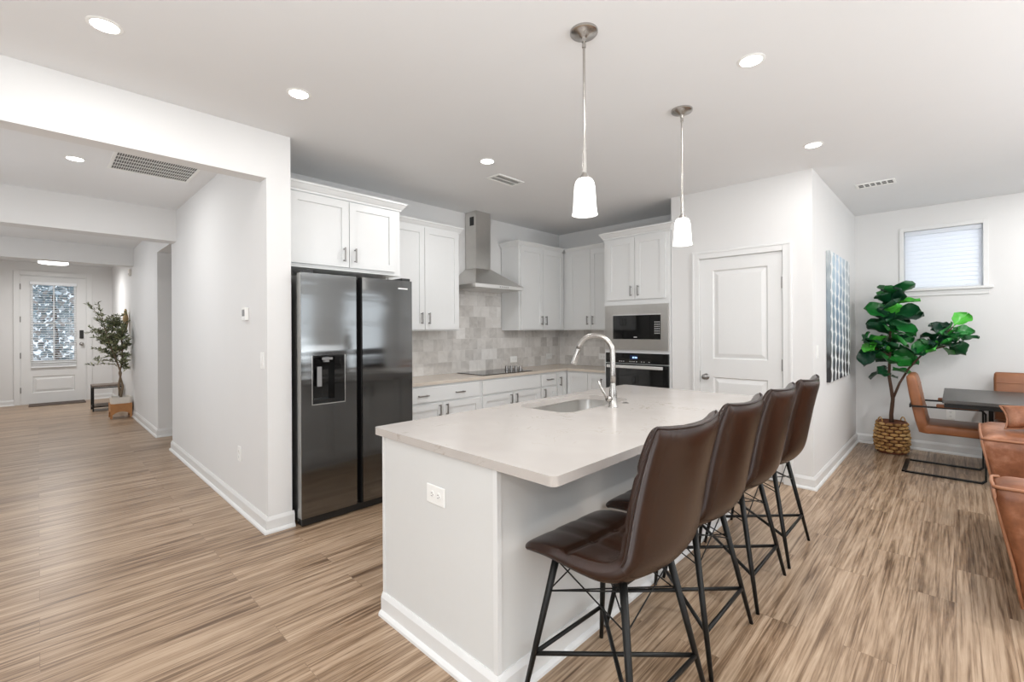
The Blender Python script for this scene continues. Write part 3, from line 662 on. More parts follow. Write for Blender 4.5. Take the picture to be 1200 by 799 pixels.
# oven tower
TX = 4.61; TY0, TY1 = 2.945, 2.145; TW = TY0-TY1
tower = cabinet('oven_cabinet', 'tall white cabinet tower housing the microwave and the wall oven', OVEN(TY0, TX), TW, OX-0.012-TX, 0, 2.44,
        [('door', 0.045, 0.400, 1.72, 2.405, [(0.358, 1.815, True)]), ('door', 0.403, TW-0.045, 1.72, 2.405, [(0.445, 1.815, True)]), ('drawer', 0.03, TW-0.03, 0.12, 0.36, [(TW/2, 0.30, False)])], 'cabinet',
        crown=([(UX-0.06, TY0), (TX, TY0), (TX, TY1), (PX, TY1)], crown_prof(2.43, 2.505)))
T = OVEN(TY0, TX)
mw = thing('microwave', 'built-in stainless microwave above the wall oven', 'microwave', (TX, (TY0+TY1)/2, 1.16))
def frame_mb(T, x0, x1, z0, z1, a, b, c, d, y0, y1, bev=0.0):
    mb = MB(T)
    for q in ((x0, a, z0, z1), (b, x1, z0, z1), (a, b, z0, c), (a, b, d, z1)): mb.box(q[0], q[1], y0, y1, q[2], q[3], bev)
    return mb
frame_mb(T, 0.022, TW-0.012, 1.165, 1.662, 0.125, 0.705, 1.28, 1.555, 0.001, 0.030).build('trim_frame', M['steel'], mw)
mb = MB(T); mb.box(0.125, 0.578, 0.001, 0.022, 1.28, 1.545); dr = mb.build('door', M['black_glass'], mw)
mb = MB(T); mb.box(0.125, 0.705, 0.022, 0.034, 1.545, 1.557, 0.003); mb.build('handle', M['steel_light'], dr)
mb = MB(T); mb.box(0.385, 0.425, 0.0222, 0.0228, 1.298, 1.308); mb.build('badge', M['mark'], dr)
mb = MB(T); mb.box(0.580, 0.705, 0.001, 0.0215, 1.28, 1.545); cp = mb.build('control_panel', M['black_glass'], mw)
mb = MB(T)
for r in range(6):
    for c in range(3): mb.box(0.632+c*0.023, 0.645+c*0.023, 0.0215, 0.022, 1.462-r*0.024, 1.472-r*0.024)
mb.build('keypad_lettering', M['mark'], cp)
ov = thing('wall_oven', 'black glass wall oven under the microwave', 'oven', (TX, (TY0+TY1)/2, 0.42))
mb = MB(T); mb.box(0.025, TW-0.012, 0.001, 0.020, 1.012, 1.125); cp = mb.build('control_panel', M['black_glass'], ov)
mb = MB(T); mb.box(0.335, 0.43, 0.020, 0.0205, 1.055, 1.105); mb.build('display', plain('dark_blue_screen', (0.01, 0.02, 0.06), 0.1), cp)
mb = MB(T)
for k, q in enumerate((0.368, 0.382, 0.400, 0.414)): mb.box(q, q+0.009, 0.0206, 0.021, 1.068, 1.086)
mb.build('clock_digits', M['display'], cp)
for q in (0.20, 0.225, 0.25, 0.33, 0.355, 0.38, 0.41, 0.47, 0.50, 0.56):
    mb = MB(T); mb.box(q, q+0.014, 0.0201, 0.0206, 1.028, 1.035); mb.build('touch_key', M['mark'], cp)
mb = MB(T); mb.box(0.025, TW-0.012, 0.001, 0.024, 0.42, 1.002, 0.003); dr = mb.build('door', M['black_glass'], ov)
mb = MB(T); mb.box(0.065, TW-0.055, 0.058, 0.078, 0.958, 0.992, 0.006); mb.box(0.085, 0.105, 0.024, 0.060, 0.965, 0.985); mb.box(TW-0.095, TW-0.075, 0.024, 0.060, 0.965, 0.985)
h = mb.build('handle', M['steel_light'], dr); h['label'] = 'pale steel bar handle'

# base cabinets
BYF = 3.595; BXF = 4.725; CT = 0.868
cabinet('base_cabinet', 'white base cabinet right of the refrigerator, wide drawer with two pulls over two doors', RANGE(2.215, BYF), 1.02, KY-0.012-BYF, 0, CT,
        [('drawer', 0.03, 1.00, 0.705, 0.850, [(0.28, 0.775, False), (0.72, 0.775, False)]), ('door', 0.03, 0.512, 0.115, 0.690, [(0.470, 0.62, True)]), ('door', 0.515, 1.00, 0.115, 0.690, [(0.557, 0.62, True)])], 'cabinet', toe=True)
cabinet('base_cabinet', 'white base cabinet under the cooktop, plain panel over two doors', RANGE(3.237, BYF), 0.955, KY-0.012-BYF, 0, CT,
        [('panel', 0.018, 0.938, 0.705, 0.850, []), ('door', 0.018, 0.476, 0.115, 0.690, [(0.434, 0.62, True)]), ('door', 0.479, 0.938, 0.115, 0.690, [(0.521, 0.62, True)])], 'cabinet', toe=True)
cabinet('base_cabinet', 'narrow white base cabinet right of the cooktop with one small drawer', RANGE(4.194, BYF), 0.312, KY-0.012-BYF, 0, CT,
        [('drawer', 0.015, 0.297, 0.705, 0.850, [(0.156, 0.785, False)]), ('door', 0.015, 0.297, 0.115, 0.690, [(0.06, 0.62, True)])], 'cabinet', toe=True)
cabinet('base_cabinet', 'white base cabinet in the corner, one tall narrow door facing the room', RANGE(4.508, BYF), BXF-4.508, KY-0.012-BYF, 0, CT,
        [('door', 0.012, 0.190, 0.115, 0.850, [(0.052, 0.745, True)])], 'cabinet', toe=True)
cabinet('base_cabinet', 'white base cabinet between the corner and the oven tower, two doors', OVEN(BYF-0.002, BXF), BYF-0.002-2.947, OX-0.012-BXF, 0, CT,
        [('door', 0.03, 0.335, 0.115, 0.850, []), ('door', 0.338, 0.60, 0.115, 0.850, [(0.545, 0.745, True)])], 'cabinet', toe=True)
# L-shaped worktop
mb = MB(); E = 0.025
mb.prism([(2.205, BYF-E), (BXF-E, BYF-E), (BXF-E, 2.947), (OX-0.010, 2.947), (OX-0.010, KY-0.010), (2.205, KY-0.010)], 0.870, 0.900)
tag(mb.build('countertop', M['quartz_warm_lit']), 'L-shaped pale quartz worktop along the tiled backsplash', 'countertop')

# cooktop and hood
ck = thing('cooktop', 'flat black glass cooktop with four knobs under the hood', 'cooktop', (3.71, 3.86, 0.9))
mb = MB(); mb.prism(rrect(3.315, 4.115, 3.635, 4.085, 0.012), 0.9005, 0.907); mb.build('glass_top', M['black_glass'], ck)
for k in range(4):
    x = 3.955+0.036*k; y = 3.915-0.043*k
    mb = MB(); mb.lathe([(0.0245, 0), (0.0245, 0.014), (0.021, 0.016), (0.021, 0.046), (0.018, 0.050), (0.0, 0.050)], (x, y, 0.907), 18); mb.build('knob', M['pull'], ck, True, 0.7)
hd = thing('range_hood', 'stainless chimney range hood over the cooktop', 'range hood', (3.61, 3.9, 1.85))
hx0, hx1, hy0, hy1 = 3.235, 3.985, 3.66, KY-0.011
cx0, cx1, cy0 = 3.495, 3.722, 3.945
mb = MB()
def rc(a, b, c, d, z): return [(a, c, z), (b, c, z), (b, d, z), (a, d, z)]
mb.loft([rc(hx0, hx1, hy0, hy1, 1.852), rc(hx0, hx1, hy0, hy1, 1.892), rc(hx0+0.006, hx1-0.006, hy0+0.006, hy1, 1.896), rc(cx0-0.006, cx1+0.006, cy0-0.006, hy1, 2.100), rc(cx0-0.006, cx1+0.006, cy0-0.006, hy1, 2.108)])
can = mb.build('canopy', M['steel'], hd)
mb = MB(); mb.box(hx0-0.001, hx1+0.001, hy0-0.002, hy0+0.001, 1.853, 1.890); mb.build('front_strip', M['steel_light'], can)
mb = MB()
for k in range(5): mb = MB(); mb.tube([(3.60+k*0.03, hy0-0.002, 1.872), (3.60+k*0.03, hy0-0.006, 1.872)], 0.007, 10); mb.build('button', M['pull'], can)
for a in (hx0+0.04, 3.62): mb = MB(); mb.box(a, a+0.33, hy0+0.05, hy1-0.05, 1.846, 1.8525); mb.build('grease_filter', M['steel'], can)
mb = MB(); mb.box(cx0, cx1, cy0, hy1, 2.105, CEIL-0.001); ch = mb.build('chimney', M['steel'], hd)
mb = MB()
mb.box(cx0-0.002, cx0+0.001, cy0+0.035, cy0+0.105, 2.60, 2.70)
mb.build('vent_slots', M['black_plastic'], ch)

# ------------------------------------------------------------------ refrigerator
fr = thing('refrigerator', 'black stainless side-by-side refrigerator with a water dispenser', 'refrigerator', (1.735, 3.7, 0))
fx0, fx1 = 1.280, 2.192
mb = MB(); mb.box(fx0+0.004, fx1-0.004, 3.372, 4.10, 0.03, 1.785); mb.build('body', M['black_edge'], fr)
mb = MB(); mb.box(fx0+0.02, fx1-0.02, 3.36, 3.373, 0.066, 1.785); mb.build('door_gasket', M['black_plastic'], fr)
mb = MB(); mb.box(fx0+0.01, fx1-0.01, 3.318, 3.40, 0.004, 0.056, 0.004); mb.build('kick_grille', M['black_plastic'], fr)
DY0, DY1, DZ0, DZ1 = 3.290, 3.360, 0.064, 1.800
mL = 1.692; mR = 1.742
dx0, dx1, dz0, dz1 = 1.357, 1.597, 0.862, 1.21
mb = MB()
for q in ((fx0, dx0, DZ0, DZ1), (dx1, mL, DZ0, DZ1), (dx0, dx1, DZ0, dz0), (dx0, dx1, dz1, DZ1)): mb.box(q[0], q[1], DY0, DY1, q[2], q[3])
dl = mb.build('door', M['black_steel'], fr)
mb = MB(); mb.box(fx0-0.003, fx0+0.0, DY0+0.004, DY1-0.004, DZ0, DZ1-0.004); mb.build('edge_strip', M['black_edge'], dl)
mb = MB(); mb.box(mL-0.001, mL+0.006, DY0+0.012, DY1, DZ0, DZ1); mb.build('handle_recess', M['black_plastic'], dl)
mb = MB()
mb.box(dx0, dx1, DY1-0.012, DY1-0.006, dz0, dz1); mb.box(dx0, dx0+0.008, DY0+0.001, DY1-0.012, dz0, dz1); mb.box(dx1-0.075, dx1, DY0+0.004, DY1-0.012, dz0, dz1)
mb.box(dx0+0.008, dx1-0.075, DY0+0.001, DY1-0.012, dz0, dz0+0.03); mb.box(dx0+0.008, dx1-0.075, DY0+0.001, DY1-0.012, dz1-0.012, dz1)
hs = mb.build('water_dispenser', M['black_glass'], dl)
mb = MB(); mb.box(dx0-0.004, dx1+0.004, DY0-0.002, DY0+0.004, dz0-0.006, dz0); mb.box(dx0-0.004, dx0, DY0-0.002, DY0+0.004, dz0, dz1); mb.box(dx1, dx1+0.004, DY0-0.002, DY0+0.004, dz0, dz1); mb.build('dispenser_bezel', M['steel'], dl)
mb = MB(); mb.box(1.40, 1.435, DY0+0.02, DY0+0.03, dz0+0.12, dz0+0.265, 0.004); mb.tube([(1.47, DY0+0.03, dz1-0.012), (1.47, DY0+0.03, dz1-0.05)], 0.022, 14); mb.box(1.43, 1.51, DY0+0.006, DY0+0.012, dz1-0.034, dz1-0.016, 0.002); mb.build('dispenser_paddle', M['plastic_grey'], dl)
mb = MB(); mb.box(mR, fx1, DY0, DY1, DZ0, DZ1); dr = mb.build('door', M['black_steel'], fr)
mb = MB(); mb.box(mR-0.006, mR+0.001, DY0+0.012, DY1, DZ0, DZ1); mb.build('handle_recess', M['black_plastic'], dr)
mb = MB(); mb.box(2.06, 2.15, DY0-0.0008, DY0, 1.728, 1.738); mb.build('badge', M['mark'], dr)
mb = MB(); mb.box(fx0+0.01, fx0+0.09, 3.30, 3.46, 1.80, 1.822, 0.004); mb.build('hinge', M['black_plastic'], fr)
mb = MB(); mb.box(fx1-0.09, fx1-0.01, 3.30, 3.46, 1.80, 1.822, 0.004); mb.build('hinge', M['black_plastic'], fr)

# ------------------------------------------------------------------ island
ix0, ix1, iy0, iy1 = 1.175, 3.535, 1.217, 2.02
ITOP = 0.905
isl = thing('kitchen_island', 'white panelled kitchen island under the pale quartz slab', 'kitchen island', ((ix0+ix1)/2, (iy0+iy1)/2, 0))
mb = MB()
sx0, sx1, sy0, sy1 = 2.10, 2.84, 1.60, 2.005
for q in ((ix0, ix1, iy0, sy0-0.03, 0, 0.868), (ix0, sx0-0.03, sy0-0.03, iy1, 0, 0.868), (sx1+0.03, ix1, sy0-0.03, iy1, 0, 0.868), (sx0-0.03, sx1+0.03, sy0-0.03, iy1, 0, 0.64)): mb.box(*q)
mb.build('body', M['island'], isl)
mb = MB(); mb.box(ix0-0.004, ix0+0.0, iy0-0.004, iy0+0.018, 0.105, 0.868); mb.box(ix0, ix0+0.018, iy0-0.004, iy0, 0.105, 0.868); mb.build('corner_trim', M['cabinet'], isl)
mb = MB(); mb.box(ix0-0.004, ix0, iy1-0.02, iy1, 0.105, 0.868); mb.build('corner_trim', M['cabinet'], isl)
mb = MB(); mb.sweep([(ix1, iy1), (ix1, iy0), (ix0, iy0), (ix0, iy1)], BP, -1); mb.build('baseboard', M['trim'], isl)
Ti = face_T((ix0, iy1, 0), (1, 0, 0), (0, 1, 0))
for a, b, hxx in ((0.02, 0.45, 0.40), (0.453, 0.90, 0.50), (0.903, 1.28, 1.23), (1.283, 1.68, 1.33), (1.70, 2.33, None)):
    mb = MB(Ti); shaker(mb, a, b, 0.115, 0.850); p = mb.build('door', M['cabinet'], isl)
    if hxx: pull(Ti, hxx, 0.75).build('handle', M['pull'], p)
    else: pull(Ti, 2.015, 0.80, False, 0.4).build('handle', M['pull'], p)
def outlet_plate(T, x, z, horiz=False, switch=False, lab=None, parent=None):
    """duplex outlet or rocker switch on a cover plate; local y points out of the wall"""
    a, b = (0.062, 0.040) if horiz else (0.036, 0.058)
    if parent is None:
        o = T @ Vector((x, 0, z)); t = thing('light_switch' if switch else 'power_outlet', lab, 'light switch' if switch else 'outlet', tuple(o))
    else: t = parent
    mb = MB(T); mb.box(x-a, x+a, 0, 0.006, z-b, z+b, 0.003)
    if parent is not None: t = mb.build('power_outlet', M['plastic_white'], t)
    else: mb.build('cover_plate', M['plastic_white'], t)
    if switch:
        mb = MB(T); mb.box(x-0.016, x+0.016, 0.006, 0.011, z-0.033, z+0.033, 0.002); mb.build('rocker', M['plastic_white'], t)
    else:
        for s in (-1, 1):
            mb = MB(T); mk = MB(T)
            cx, cz = (x+s*0.022, z) if horiz else (x, z+s*0.022)
            mb.tube([(cx, 0.006, cz), (cx, 0.0085, cz)], 0.0165, 18)
            for d in (-0.006, 0.006):
                if horiz: mk.box(cx-0.005, cx+0.005, 0.0085, 0.009, cz+d-0.0013, cz+d+0.0013)
                else: mk.box(cx+d-0.0013, cx+d+0.0013, 0.0085, 0.009, cz-0.005, cz+0.005)
            if horiz: mk.tube([(cx+0.010, 0.0085, cz), (cx+0.010, 0.009, cz)], 0.0025, 8)
            else: mk.tube([(cx, 0.0085, cz-0.010), (cx, 0.009, cz-0.010)], 0.0025, 8)
            mb.build('receptacle', M['plastic_white'], t); mk.build('slots', M['plastic_grey'], t)
    return t
outlet_plate(face_T((ix0, iy1, 0), (0, -1, 0), (-1, 0, 0)), iy1-1.588, 0.684, True, parent=isl)
# island slab with the sink cut-out
mb = MB(); sl0, sl1, sn, sf = 1.160, 3.575, 0.934, 2.085
def slab_with_hole(mb, outer, inner, z0, z1):
    bm = mb.bm; loops = {}
    for z in (z0, z1):
        edges = []; vo = [mb.v((x, y, z)) for x, y in outer]; vi = [mb.v((x, y, z)) for x, y in inner]
        for L in (vo, vi):
            for k in range(len(L)): edges.append(bm.edges.new((L[k], L[(k+1) % len(L)])))
        bmesh.ops.triangle_fill(bm, use_beauty=True, use_dissolve=False, edges=edges)
        loops[z] = (vo, vi)
    for j in (0, 1):
        a, b = loops[z0][j], loops[z1][j]
        for k in range(len(a)): mb.f([a[k], a[(k+1) % len(a)], b[(k+1) % len(a)], b[k]])
slab_with_hole(mb, rrect(sl0, sl1, sn, sf, 0.025, 5), rrect(sx0, sx1, sy0, sy1, 0.09, 8), 0.870, ITOP)
tag(mb.build('countertop', M['quartz']), 'large pale quartz island top with a sink cut-out', 'countertop')
# undermount sink
sk = thing('sink', 'undermount stainless sink in the island top', 'sink', ((sx0+sx1)/2, (sy0+sy1)/2, 0.66))
mb = MB()
def rr3(i, z, r): return [(x, y, z) for x, y in rrect(sx0+i, sx1-i, sy0+i, sy1-i, r, 8)]
mb.loft([rr3(-0.018, 0.869, 0.10), rr3(0.004, 0.869, 0.088), rr3(0.010, 0.72, 0.085), rr3(0.022, 0.690, 0.08), rr3(0.060, 0.678, 0.06), rr3(0.15, 0.674, 0.03)], cap=False)
top = mb.bm.verts; mb.bm.verts.ensure_lookup_table(); n = len(rrect(0, 1, 0, 1, 0.1, 8)); mb.f([mb.bm.verts[5*n+k] for k in range(n)])
mb.build('basin', M['steel'], sk, True, 0.8)
mb = MB(); mb.lathe([(0.046, 0), (0.044, 0.003), (0.03, 0.001)], ((sx0+sx1)/2, (sy0+sy1)/2, 0.6745), 24); mb.build('drain', M['pull'], sk, True)
# faucet
fx, fy = 2.475, 1.525
fc = thing('faucet', 'brushed nickel gooseneck pull-down faucet behind the island sink', 'faucet', (fx, fy, ITOP))
mb = MB(); mb.lathe([(0.031, 0), (0.031, 0.004), (0.027, 0.008), (0.026, 0.075), (0.024, 0.10), (0.017, 0.135), (0.0145, 0.16)], (fx, fy, ITOP), 24)
mb.build('base', M['nickel'], fc, True, 0.8)
pts = [(fx, fy, ITOP+0.15), (fx, fy, ITOP+0.20), (fx, fy, ITOP+0.30)]
R = 0.108
for k in range(1, 15):
    a = PI*0.93*k/14; pts.append((fx-0.30*R*(1-math.cos(a)), fy+R*(1-math.cos(a)), ITOP+0.335+R*math.sin(a)))
mb = MB(); mb.tube(pts, 0.0165, 16); mb.build('spout', M['nickel'], fc, True)
e = Vector(pts[-1]); d = (Vector(pts[-1])-Vector(pts[-2])).normalized()
mb = MB(); mb.tube([e, e+d*0.012, e+d*0.05, e+d*0.095, e+d*0.105], [0.0165, 0.019, 0.020, 0.024, 0.0225], 16); mb.build('spray_head', M['nickel'], fc, True, 0.8)
mb = MB(); mb.tube([(fx-0.02, fy+0.006, ITOP+0.055), (fx-0.045, fy+0.012, ITOP+0.055)], [0.019, 0.019], 16); mb.tube([(fx-0.042, fy+0.012, ITOP+0.055), (fx-0.055, fy+0.02, ITOP+0.075), (fx-0.095, fy+0.045, ITOP+0.165)], [0.009, 0.0075, 0.0065], 10); mb.build('lever', M['nickel'], fc, True)
mb = MB(); mb.lathe([(0.022, 0), (0.022, 0.003), (0.012, 0.006), (0.0, 0.006)], (2.66, 1.545, ITOP), 20)
tag(mb.build('sink_button', M['nickel'], None, True, 0.8), 'small round metal button set in the island top beside the faucet', 'button')

# wall plates
TR_ = RANGE(0, KY-0.009)
outlet_plate(TR_, 4.30, 1.01, True, lab='white outlet on the tiled backsplash behind the cooktop knobs')
outlet_plate(TR_, 5.02, 1.02, True, lab='white outlet on the tiled backsplash near the kitchen corner')
outlet_plate(OVEN(0, OX-0.009), -3.40, 1.03, True, lab='white outlet on the tiled backsplash beside the oven tower')
TH = face_T((WX, 0, 0), (0, -1, 0), (-1, 0, 0))
outlet_plate(TH, -4.03, 0.43, lab='white outlet low on the hall wall above the baseboard')
outlet_plate(TH, -3.49, 1.18, switch=True, lab='white light switch near the hall wall corner beside the refrigerator')
t = thing('thermostat', 'small white thermostat on the hall wall', 'thermostat', (WX, 3.84, 1.50))
mb = MB(TH); mb.box(-3.84-0.045, -3.84+0.045, 0, 0.024, 1.47, 1.565, 0.004); mb.build('case', M['plastic_white'], t)
mb = MB(TH); mb.box(-3.84-0.030, -3.84+0.030, 0.024, 0.0245, 1.50, 1.55); mb.build('display', M['plastic_grey'], t)
TA = face_T((0, PY, 0), (1, 0, 0), (0, -1, 0))
outlet_plate(TA, 4.80, 1.18, switch=True, lab='white light switch between the wall corner and the canvas')
TD = face_T((EX, 0, 0), (0, -1, 0), (-1, 0, 0))
outlet_plate(TD, -0.04, 0.44, lab='white outlet low on the wall under the dining table')
t = thing('door_chime', 'small grey box high on the wall just past the entry beam', 'chime', (WX, 10.0, 2.38))
mb = MB(TH); mb.box(-10.06, -9.96, 0, 0.035, 2.34, 2.45, 0.006); mb.build('case', M['ceramic'], t)
mb = MB(TH); mb.box(-10.045, -9.975, 0.035, 0.037, 2.36, 2.38); mb.build('grille', M['plastic_grey'], t)

# ------------------------------------------------------------------ bar stools
def catmull(P, n):
    out = []
    Q = [P[0]] + list(P) + [P[-1]]
    for i in range(1, len(Q)-2):
        p0, p1, p2, p3 = Q[i-1], Q[i], Q[i+1], Q[i+2]
        for k in range(n):
            t = k/n
            out.append(tuple(0.5*((2*b)+(-a+c)*t+(2*a-5*b+4*c-d)*t*t+(-a+3*b-3*c+d)*t**3) for a, b, c, d in zip(p0, p1, p2, p3)))
    out.append(tuple(P[-1])); return out
# profile stations: y (front +), z, half width, half thickness, edge wrap, seam depth
SEAT_P = [(0.252, 0.549, 0.212, 0.007, 0.000), (0.246, 0.553, 0.222, 0.014, 0.000), (0.212, 0.568, 0.231, 0.021, 0.000), (0.12, 0.576, 0.236, 0.028, 0.006), (0.00, 0.570, 0.236, 0.034, 0.014), (-0.09, 0.568, 0.233, 0.037, 0.022),
          (-0.155, 0.583, 0.228, 0.037, 0.028), (-0.200, 0.612, 0.224, 0.036, 0.032)]
BACK_P = [(-0.200, 0.612, 0.224, 0.036, 0.032), (-0.224, 0.648, 0.222, 0.036, 0.036), (-0.240, 0.70, 0.220, 0.036, 0.040), (-0.258, 0.79, 0.219, 0.035, 0.042), (-0.279, 0.89, 0.217, 0.033, 0.042), (-0.300, 0.98, 0.215, 0.031, 0.040),
          (-0.316, 1.036, 0.213, 0.028, 0.038), (-0.324, 1.066, 0.210, 0.020, 0.036), (-0.328, 1.080, 0.203, 0.008, 0.034)]
def shell(P, seams, n=10, capends=(True, True)):
    st = catmull(P, n); rings = []; NX = 26; tot = 0; arc = [0]
    for a, b in zip(st, st[1:]): tot += math.hypot(b[0]-a[0], b[1]-a[1]); arc.append(tot)
    for i, (y, z, hw, ht, wrap) in enumerate(st):
        a = st[max(0, i-1)]; b = st[min(len(st)-1, i+1)]
        ty, tz = b[0]-a[0], b[1]-a[1]; l = math.hypot(ty, tz); ty /= l; tz /= l
        ny, nz = tz, -ty            # points up / forward (sitting side)
        if nz < 0 and abs(nz) > abs(ny): ny, nz = -ny, -nz
        ring = []
        for k in range(2*NX):
            s = 1 if k < NX else -1
            u = -1+2*((k % NX)/(NX-1)); u = u if s > 0 else -u
            e = (1-abs(u)**8)**0.5
            x = hw*math.sin(u*PI/2*0.9)/math.sin(PI/2*0.9); h = ht*max(e, 0.0)
            if s > 0:
                dn = 0
                for sa in seams: dn += math.exp(-((arc[i]-sa)/0.012)**2)
                dl = math.exp(-((abs(x)-0.075)/0.012)**2)
                h *= 1-0.30*min(1, dn)-0.30*dl*min(1, h/ht)
                h += 0.004*e*math.cos(x/0.075*PI)*0
            off = s*h + wrap*(x/hw)**2*1.0
            ring.append((x, y+ny*off, z+nz*off))
        rings.append(ring)
    mb = MB(); mb.loft(rings, True, False)
    bm = mb.bm; bm.verts.ensure_lookup_table(); N = 2*NX
    for flag, r0 in ((capends[0], 0), (capends[1], len(rings)-1)):
        if flag:
            for k in range(NX-1):
                q = [r0*N+k, r0*N+k+1, r0*N+2*NX-2-k, r0*N+2*NX-1-k]
                vs = []
                for j in q:
                    vv = bm.verts[j]
                    if vv not in vs: vs.append(vv)
                if len(vs) >= 3: mb.f(vs)
    return mb, rings
def make_stool(label):
    t = thing('bar_stool', label, 'bar stool', (0, 0, 0), 0, 'leather stools along the island', local=True)
    mb, rs = shell(SEAT_P, [0.215]); seat = mb.build('seat', M['leather'], t, True)
    mb = MB()
    for sx in (-0.075, 0.075):
        mb = MB(); mb.lathe([(0.011, -0.004), (0.010, 0.002), (0.005, 0.005), (0.0, 0.0055)], (sx, 0.046, 0.589), 12); mb.build('tuft_button', M['welt'], seat, True)
    mb, rb = shell(BACK_P, [0.14, 0.33]); back = mb.build('backrest', M['leather'], t, True)
    # welt running round the rear edge of the back and the rim of the seat
    NXh = 26
    path = [r[51] for r in rb[3:-1]] + [rb[-2][k] for k in range(50, 27, -3)] + [r[26] for r in rb[-2:2:-1]]
    mb = MB(); mb.tube([(p[0]*1.004, p[1]-0.003, p[2]+0.001) for p in path], 0.0042, 6); mb.build('welt', M['welt'], back, True)
    mb = MB(); mb.box(-0.15, 0.15, -0.135, 0.15, 0.520, 0.534, 0.004)
    mb.tube([(-0.14, 0.14, 0.524), (0.14, 0.14, 0.524)], 0.010, 8); mb.tube([(-0.14, -0.12, 0.524), (0.14, -0.12, 0.524)], 0.010, 8); mb.build('seat_frame', M['black_metal'], t)
    tops = {}; feet = {}
    for sx in (-1, 1):
        for sy, ty, fyy in ((1, 0.150, 0.236), (-1, -0.140, -0.245)):
            a = Vector((sx*0.150, ty, 0.535 if sy > 0 else 0.545)); b = Vector((sx*0.245, fyy, 0.0)); tops[sx, sy] = a; feet[sx, sy] = b
            mb = MB(); mb.tube([a, a.lerp(b, 0.6), b], [0.0140, 0.0115, 0.0085], 12); mb.build('leg', M['black_metal'], t, True)
    at = lambda k, z: tops[k].lerp(feet[k], (tops[k].z-z)/(tops[k].z))
    zf = 0.165
    for p, q in (((-1, 1), (1, 1)), ((-1, -1), (1, -1)), ((-1, 1), (1, -1)), ((1, 1), (-1, -1))):
        mb = MB(); mb.tube([at(p, zf), at(q, zf)], 0.0085, 10); mb.build('stretcher', M['black_metal'], t, True)
    mb = MB()
    for p, q in (((-1, 1), (1, 1)), ((-1, -1), (1, -1)), ((-1, 1), (-1, -1)), ((1, 1), (1, -1))):
        m = at(p, 0.520).lerp(at(q, 0.520), 0.5)
        mb.tube([at(p, 0.40), at(q, 0.520)], 0.0028, 6); mb.tube([at(q, 0.40), at(p, 0.520)], 0.0028, 6)
    mb.tube([at((-1, 1), 0.40), at((1, -1), 0.42)], 0.0028, 6); mb.tube([at((1, 1), 0.40), at((-1, -1), 0.42)], 0.0028, 6)
    mb.build('brace_wires', M['black_metal'], t, True)
    return t
st = make_stool('dark brown leather bar stool at the near end of the island, closest to its corner')
st.location = (1.500, 0.925, 0); st.rotation_euler = (0, 0, -0.05)
dup(st, (2.080, 0.938, 0), 'second dark brown leather bar stool from the near end of the island', 0.0)
dup(st, (2.667, 0.938, 0), 'third dark brown leather bar stool from the near end of the island', 0.0)
dup(st, (3.255, 0.938, 0), 'dark brown leather bar stool at the far end of the island, beside the pantry wall', 0.0)

# ------------------------------------------------------------------ lights, vents
def make_pendant(label):
    t = thing('pendant_light', label, 'pendant light', (0, 0, 0), 0, 'pendants over the island', local=True)
    mb = MB(); mb.lathe([(0.064, 0), (0.064, -0.010), (0.058, -0.016), (0.030, -0.024), (0.012, -0.034), (0.010, -0.05)], (0, 0, 0), 28); mb.build('ceiling_canopy', M['nickel'], t, True, 0.7)
    mb = MB(); mb.tube([(0, 0, -0.045), (0, 0, -0.56)], 0.0058, 12); mb.lathe([(0.009, -0.058), (0.009, -0.075)], (0, 0, 0), 12); mb.build('rod', M['nickel'], t, True, 0.7)
    mb = MB(); mb.tube([(0, 0, -0.55), (0, 0, -0.66)], 0.0100, 14); mb.lathe([(0.010, -0.655), (0.020, -0.672), (0.024, -0.684)], (0, 0, 0), 18); mb.build('socket', M['nickel'], t, True, 0.7)
    mb = MB(); prof = [(0.020, -0.682), (0.034, -0.686), (0.043, -0.700), (0.047, -0.720), (0.050, -0.76), (0.053, -0.81), (0.056, -0.840), (0.060, -0.850)]
    mb.lathe(prof + [(0.057, -0.850)] + [(r-0.004, z) for r, z in prof[::-1][1:]], (0, 0, 0), 32, False, False); sh = mb.build('lamp_shade', M['shade'], t, True)
    mb = MB(); mb.lathe([(0.006, -0.70), (0.014, -0.715), (0.024, -0.75), (0.028, -0.785), (0.020, -0.812), (0.004, -0.82)], (0, 0, 0), 16); mb.build('bulb', M['flush_on'], t, True)
    return t
def spot(loc, e, size=2.4, blend=0.6, r=0.05):
    l = bpy.data.lights.new('lamp', 'SPOT'); l.energy = e; l.spot_size = size; l.spot_blend = blend; l.shadow_soft_size = r; l.color = (1, 0.985, 0.965)
    o = bpy.data.objects.new('lamp', l); COL.objects.link(o); o.location = loc; return o
pn = make_pendant('nearer of the two frosted glass pendants, over the sink end of the island'); pn.location = (1.763, 1.231, CEIL)
dup(pn, (2.824, 1.232, CEIL), 'farther of the two frosted glass pendants, toward the pantry door')
for p in ((1.763, 1.231), (2.824, 1.232)): spot((p[0], p[1], CEIL-0.855), 4*LAMP, 2.6, 0.8, 0.05)
def down(p, e, dz=0.008, size=0.10):
    l = bpy.data.lights.new('downlight_lamp', 'AREA'); l.shape = 'DISK'; l.size = size; l.energy = e*LAMP; l.color = (1, 0.99, 0.98)
    o = bpy.data.objects.new('downlight_lamp', l); COL.objects.link(o); o.location = (*p, CEIL-dz)
def make_downlight(label):
    t = thing('recessed_downlight', label, 'downlight', (0, 0, 0), 0, 'recessed ceiling downlights', local=True)
    mb = MB(); mb.lathe([(0.050, -0.002), (0.052, -0.005), (0.060, -0.004), (0.066, -0.0015), (0.066, 0.0)], (0, 0, 0), 32, False, False); mb.build('trim_ring', M['plastic_white'], t, True, 0.8)
    mb = MB(); mb.lathe([(0.051, -0.003), (0.0, -0.0035)], (0, 0, 0), 32, False, False); mb.build('lens', M['lamp_on'], t)
    return t
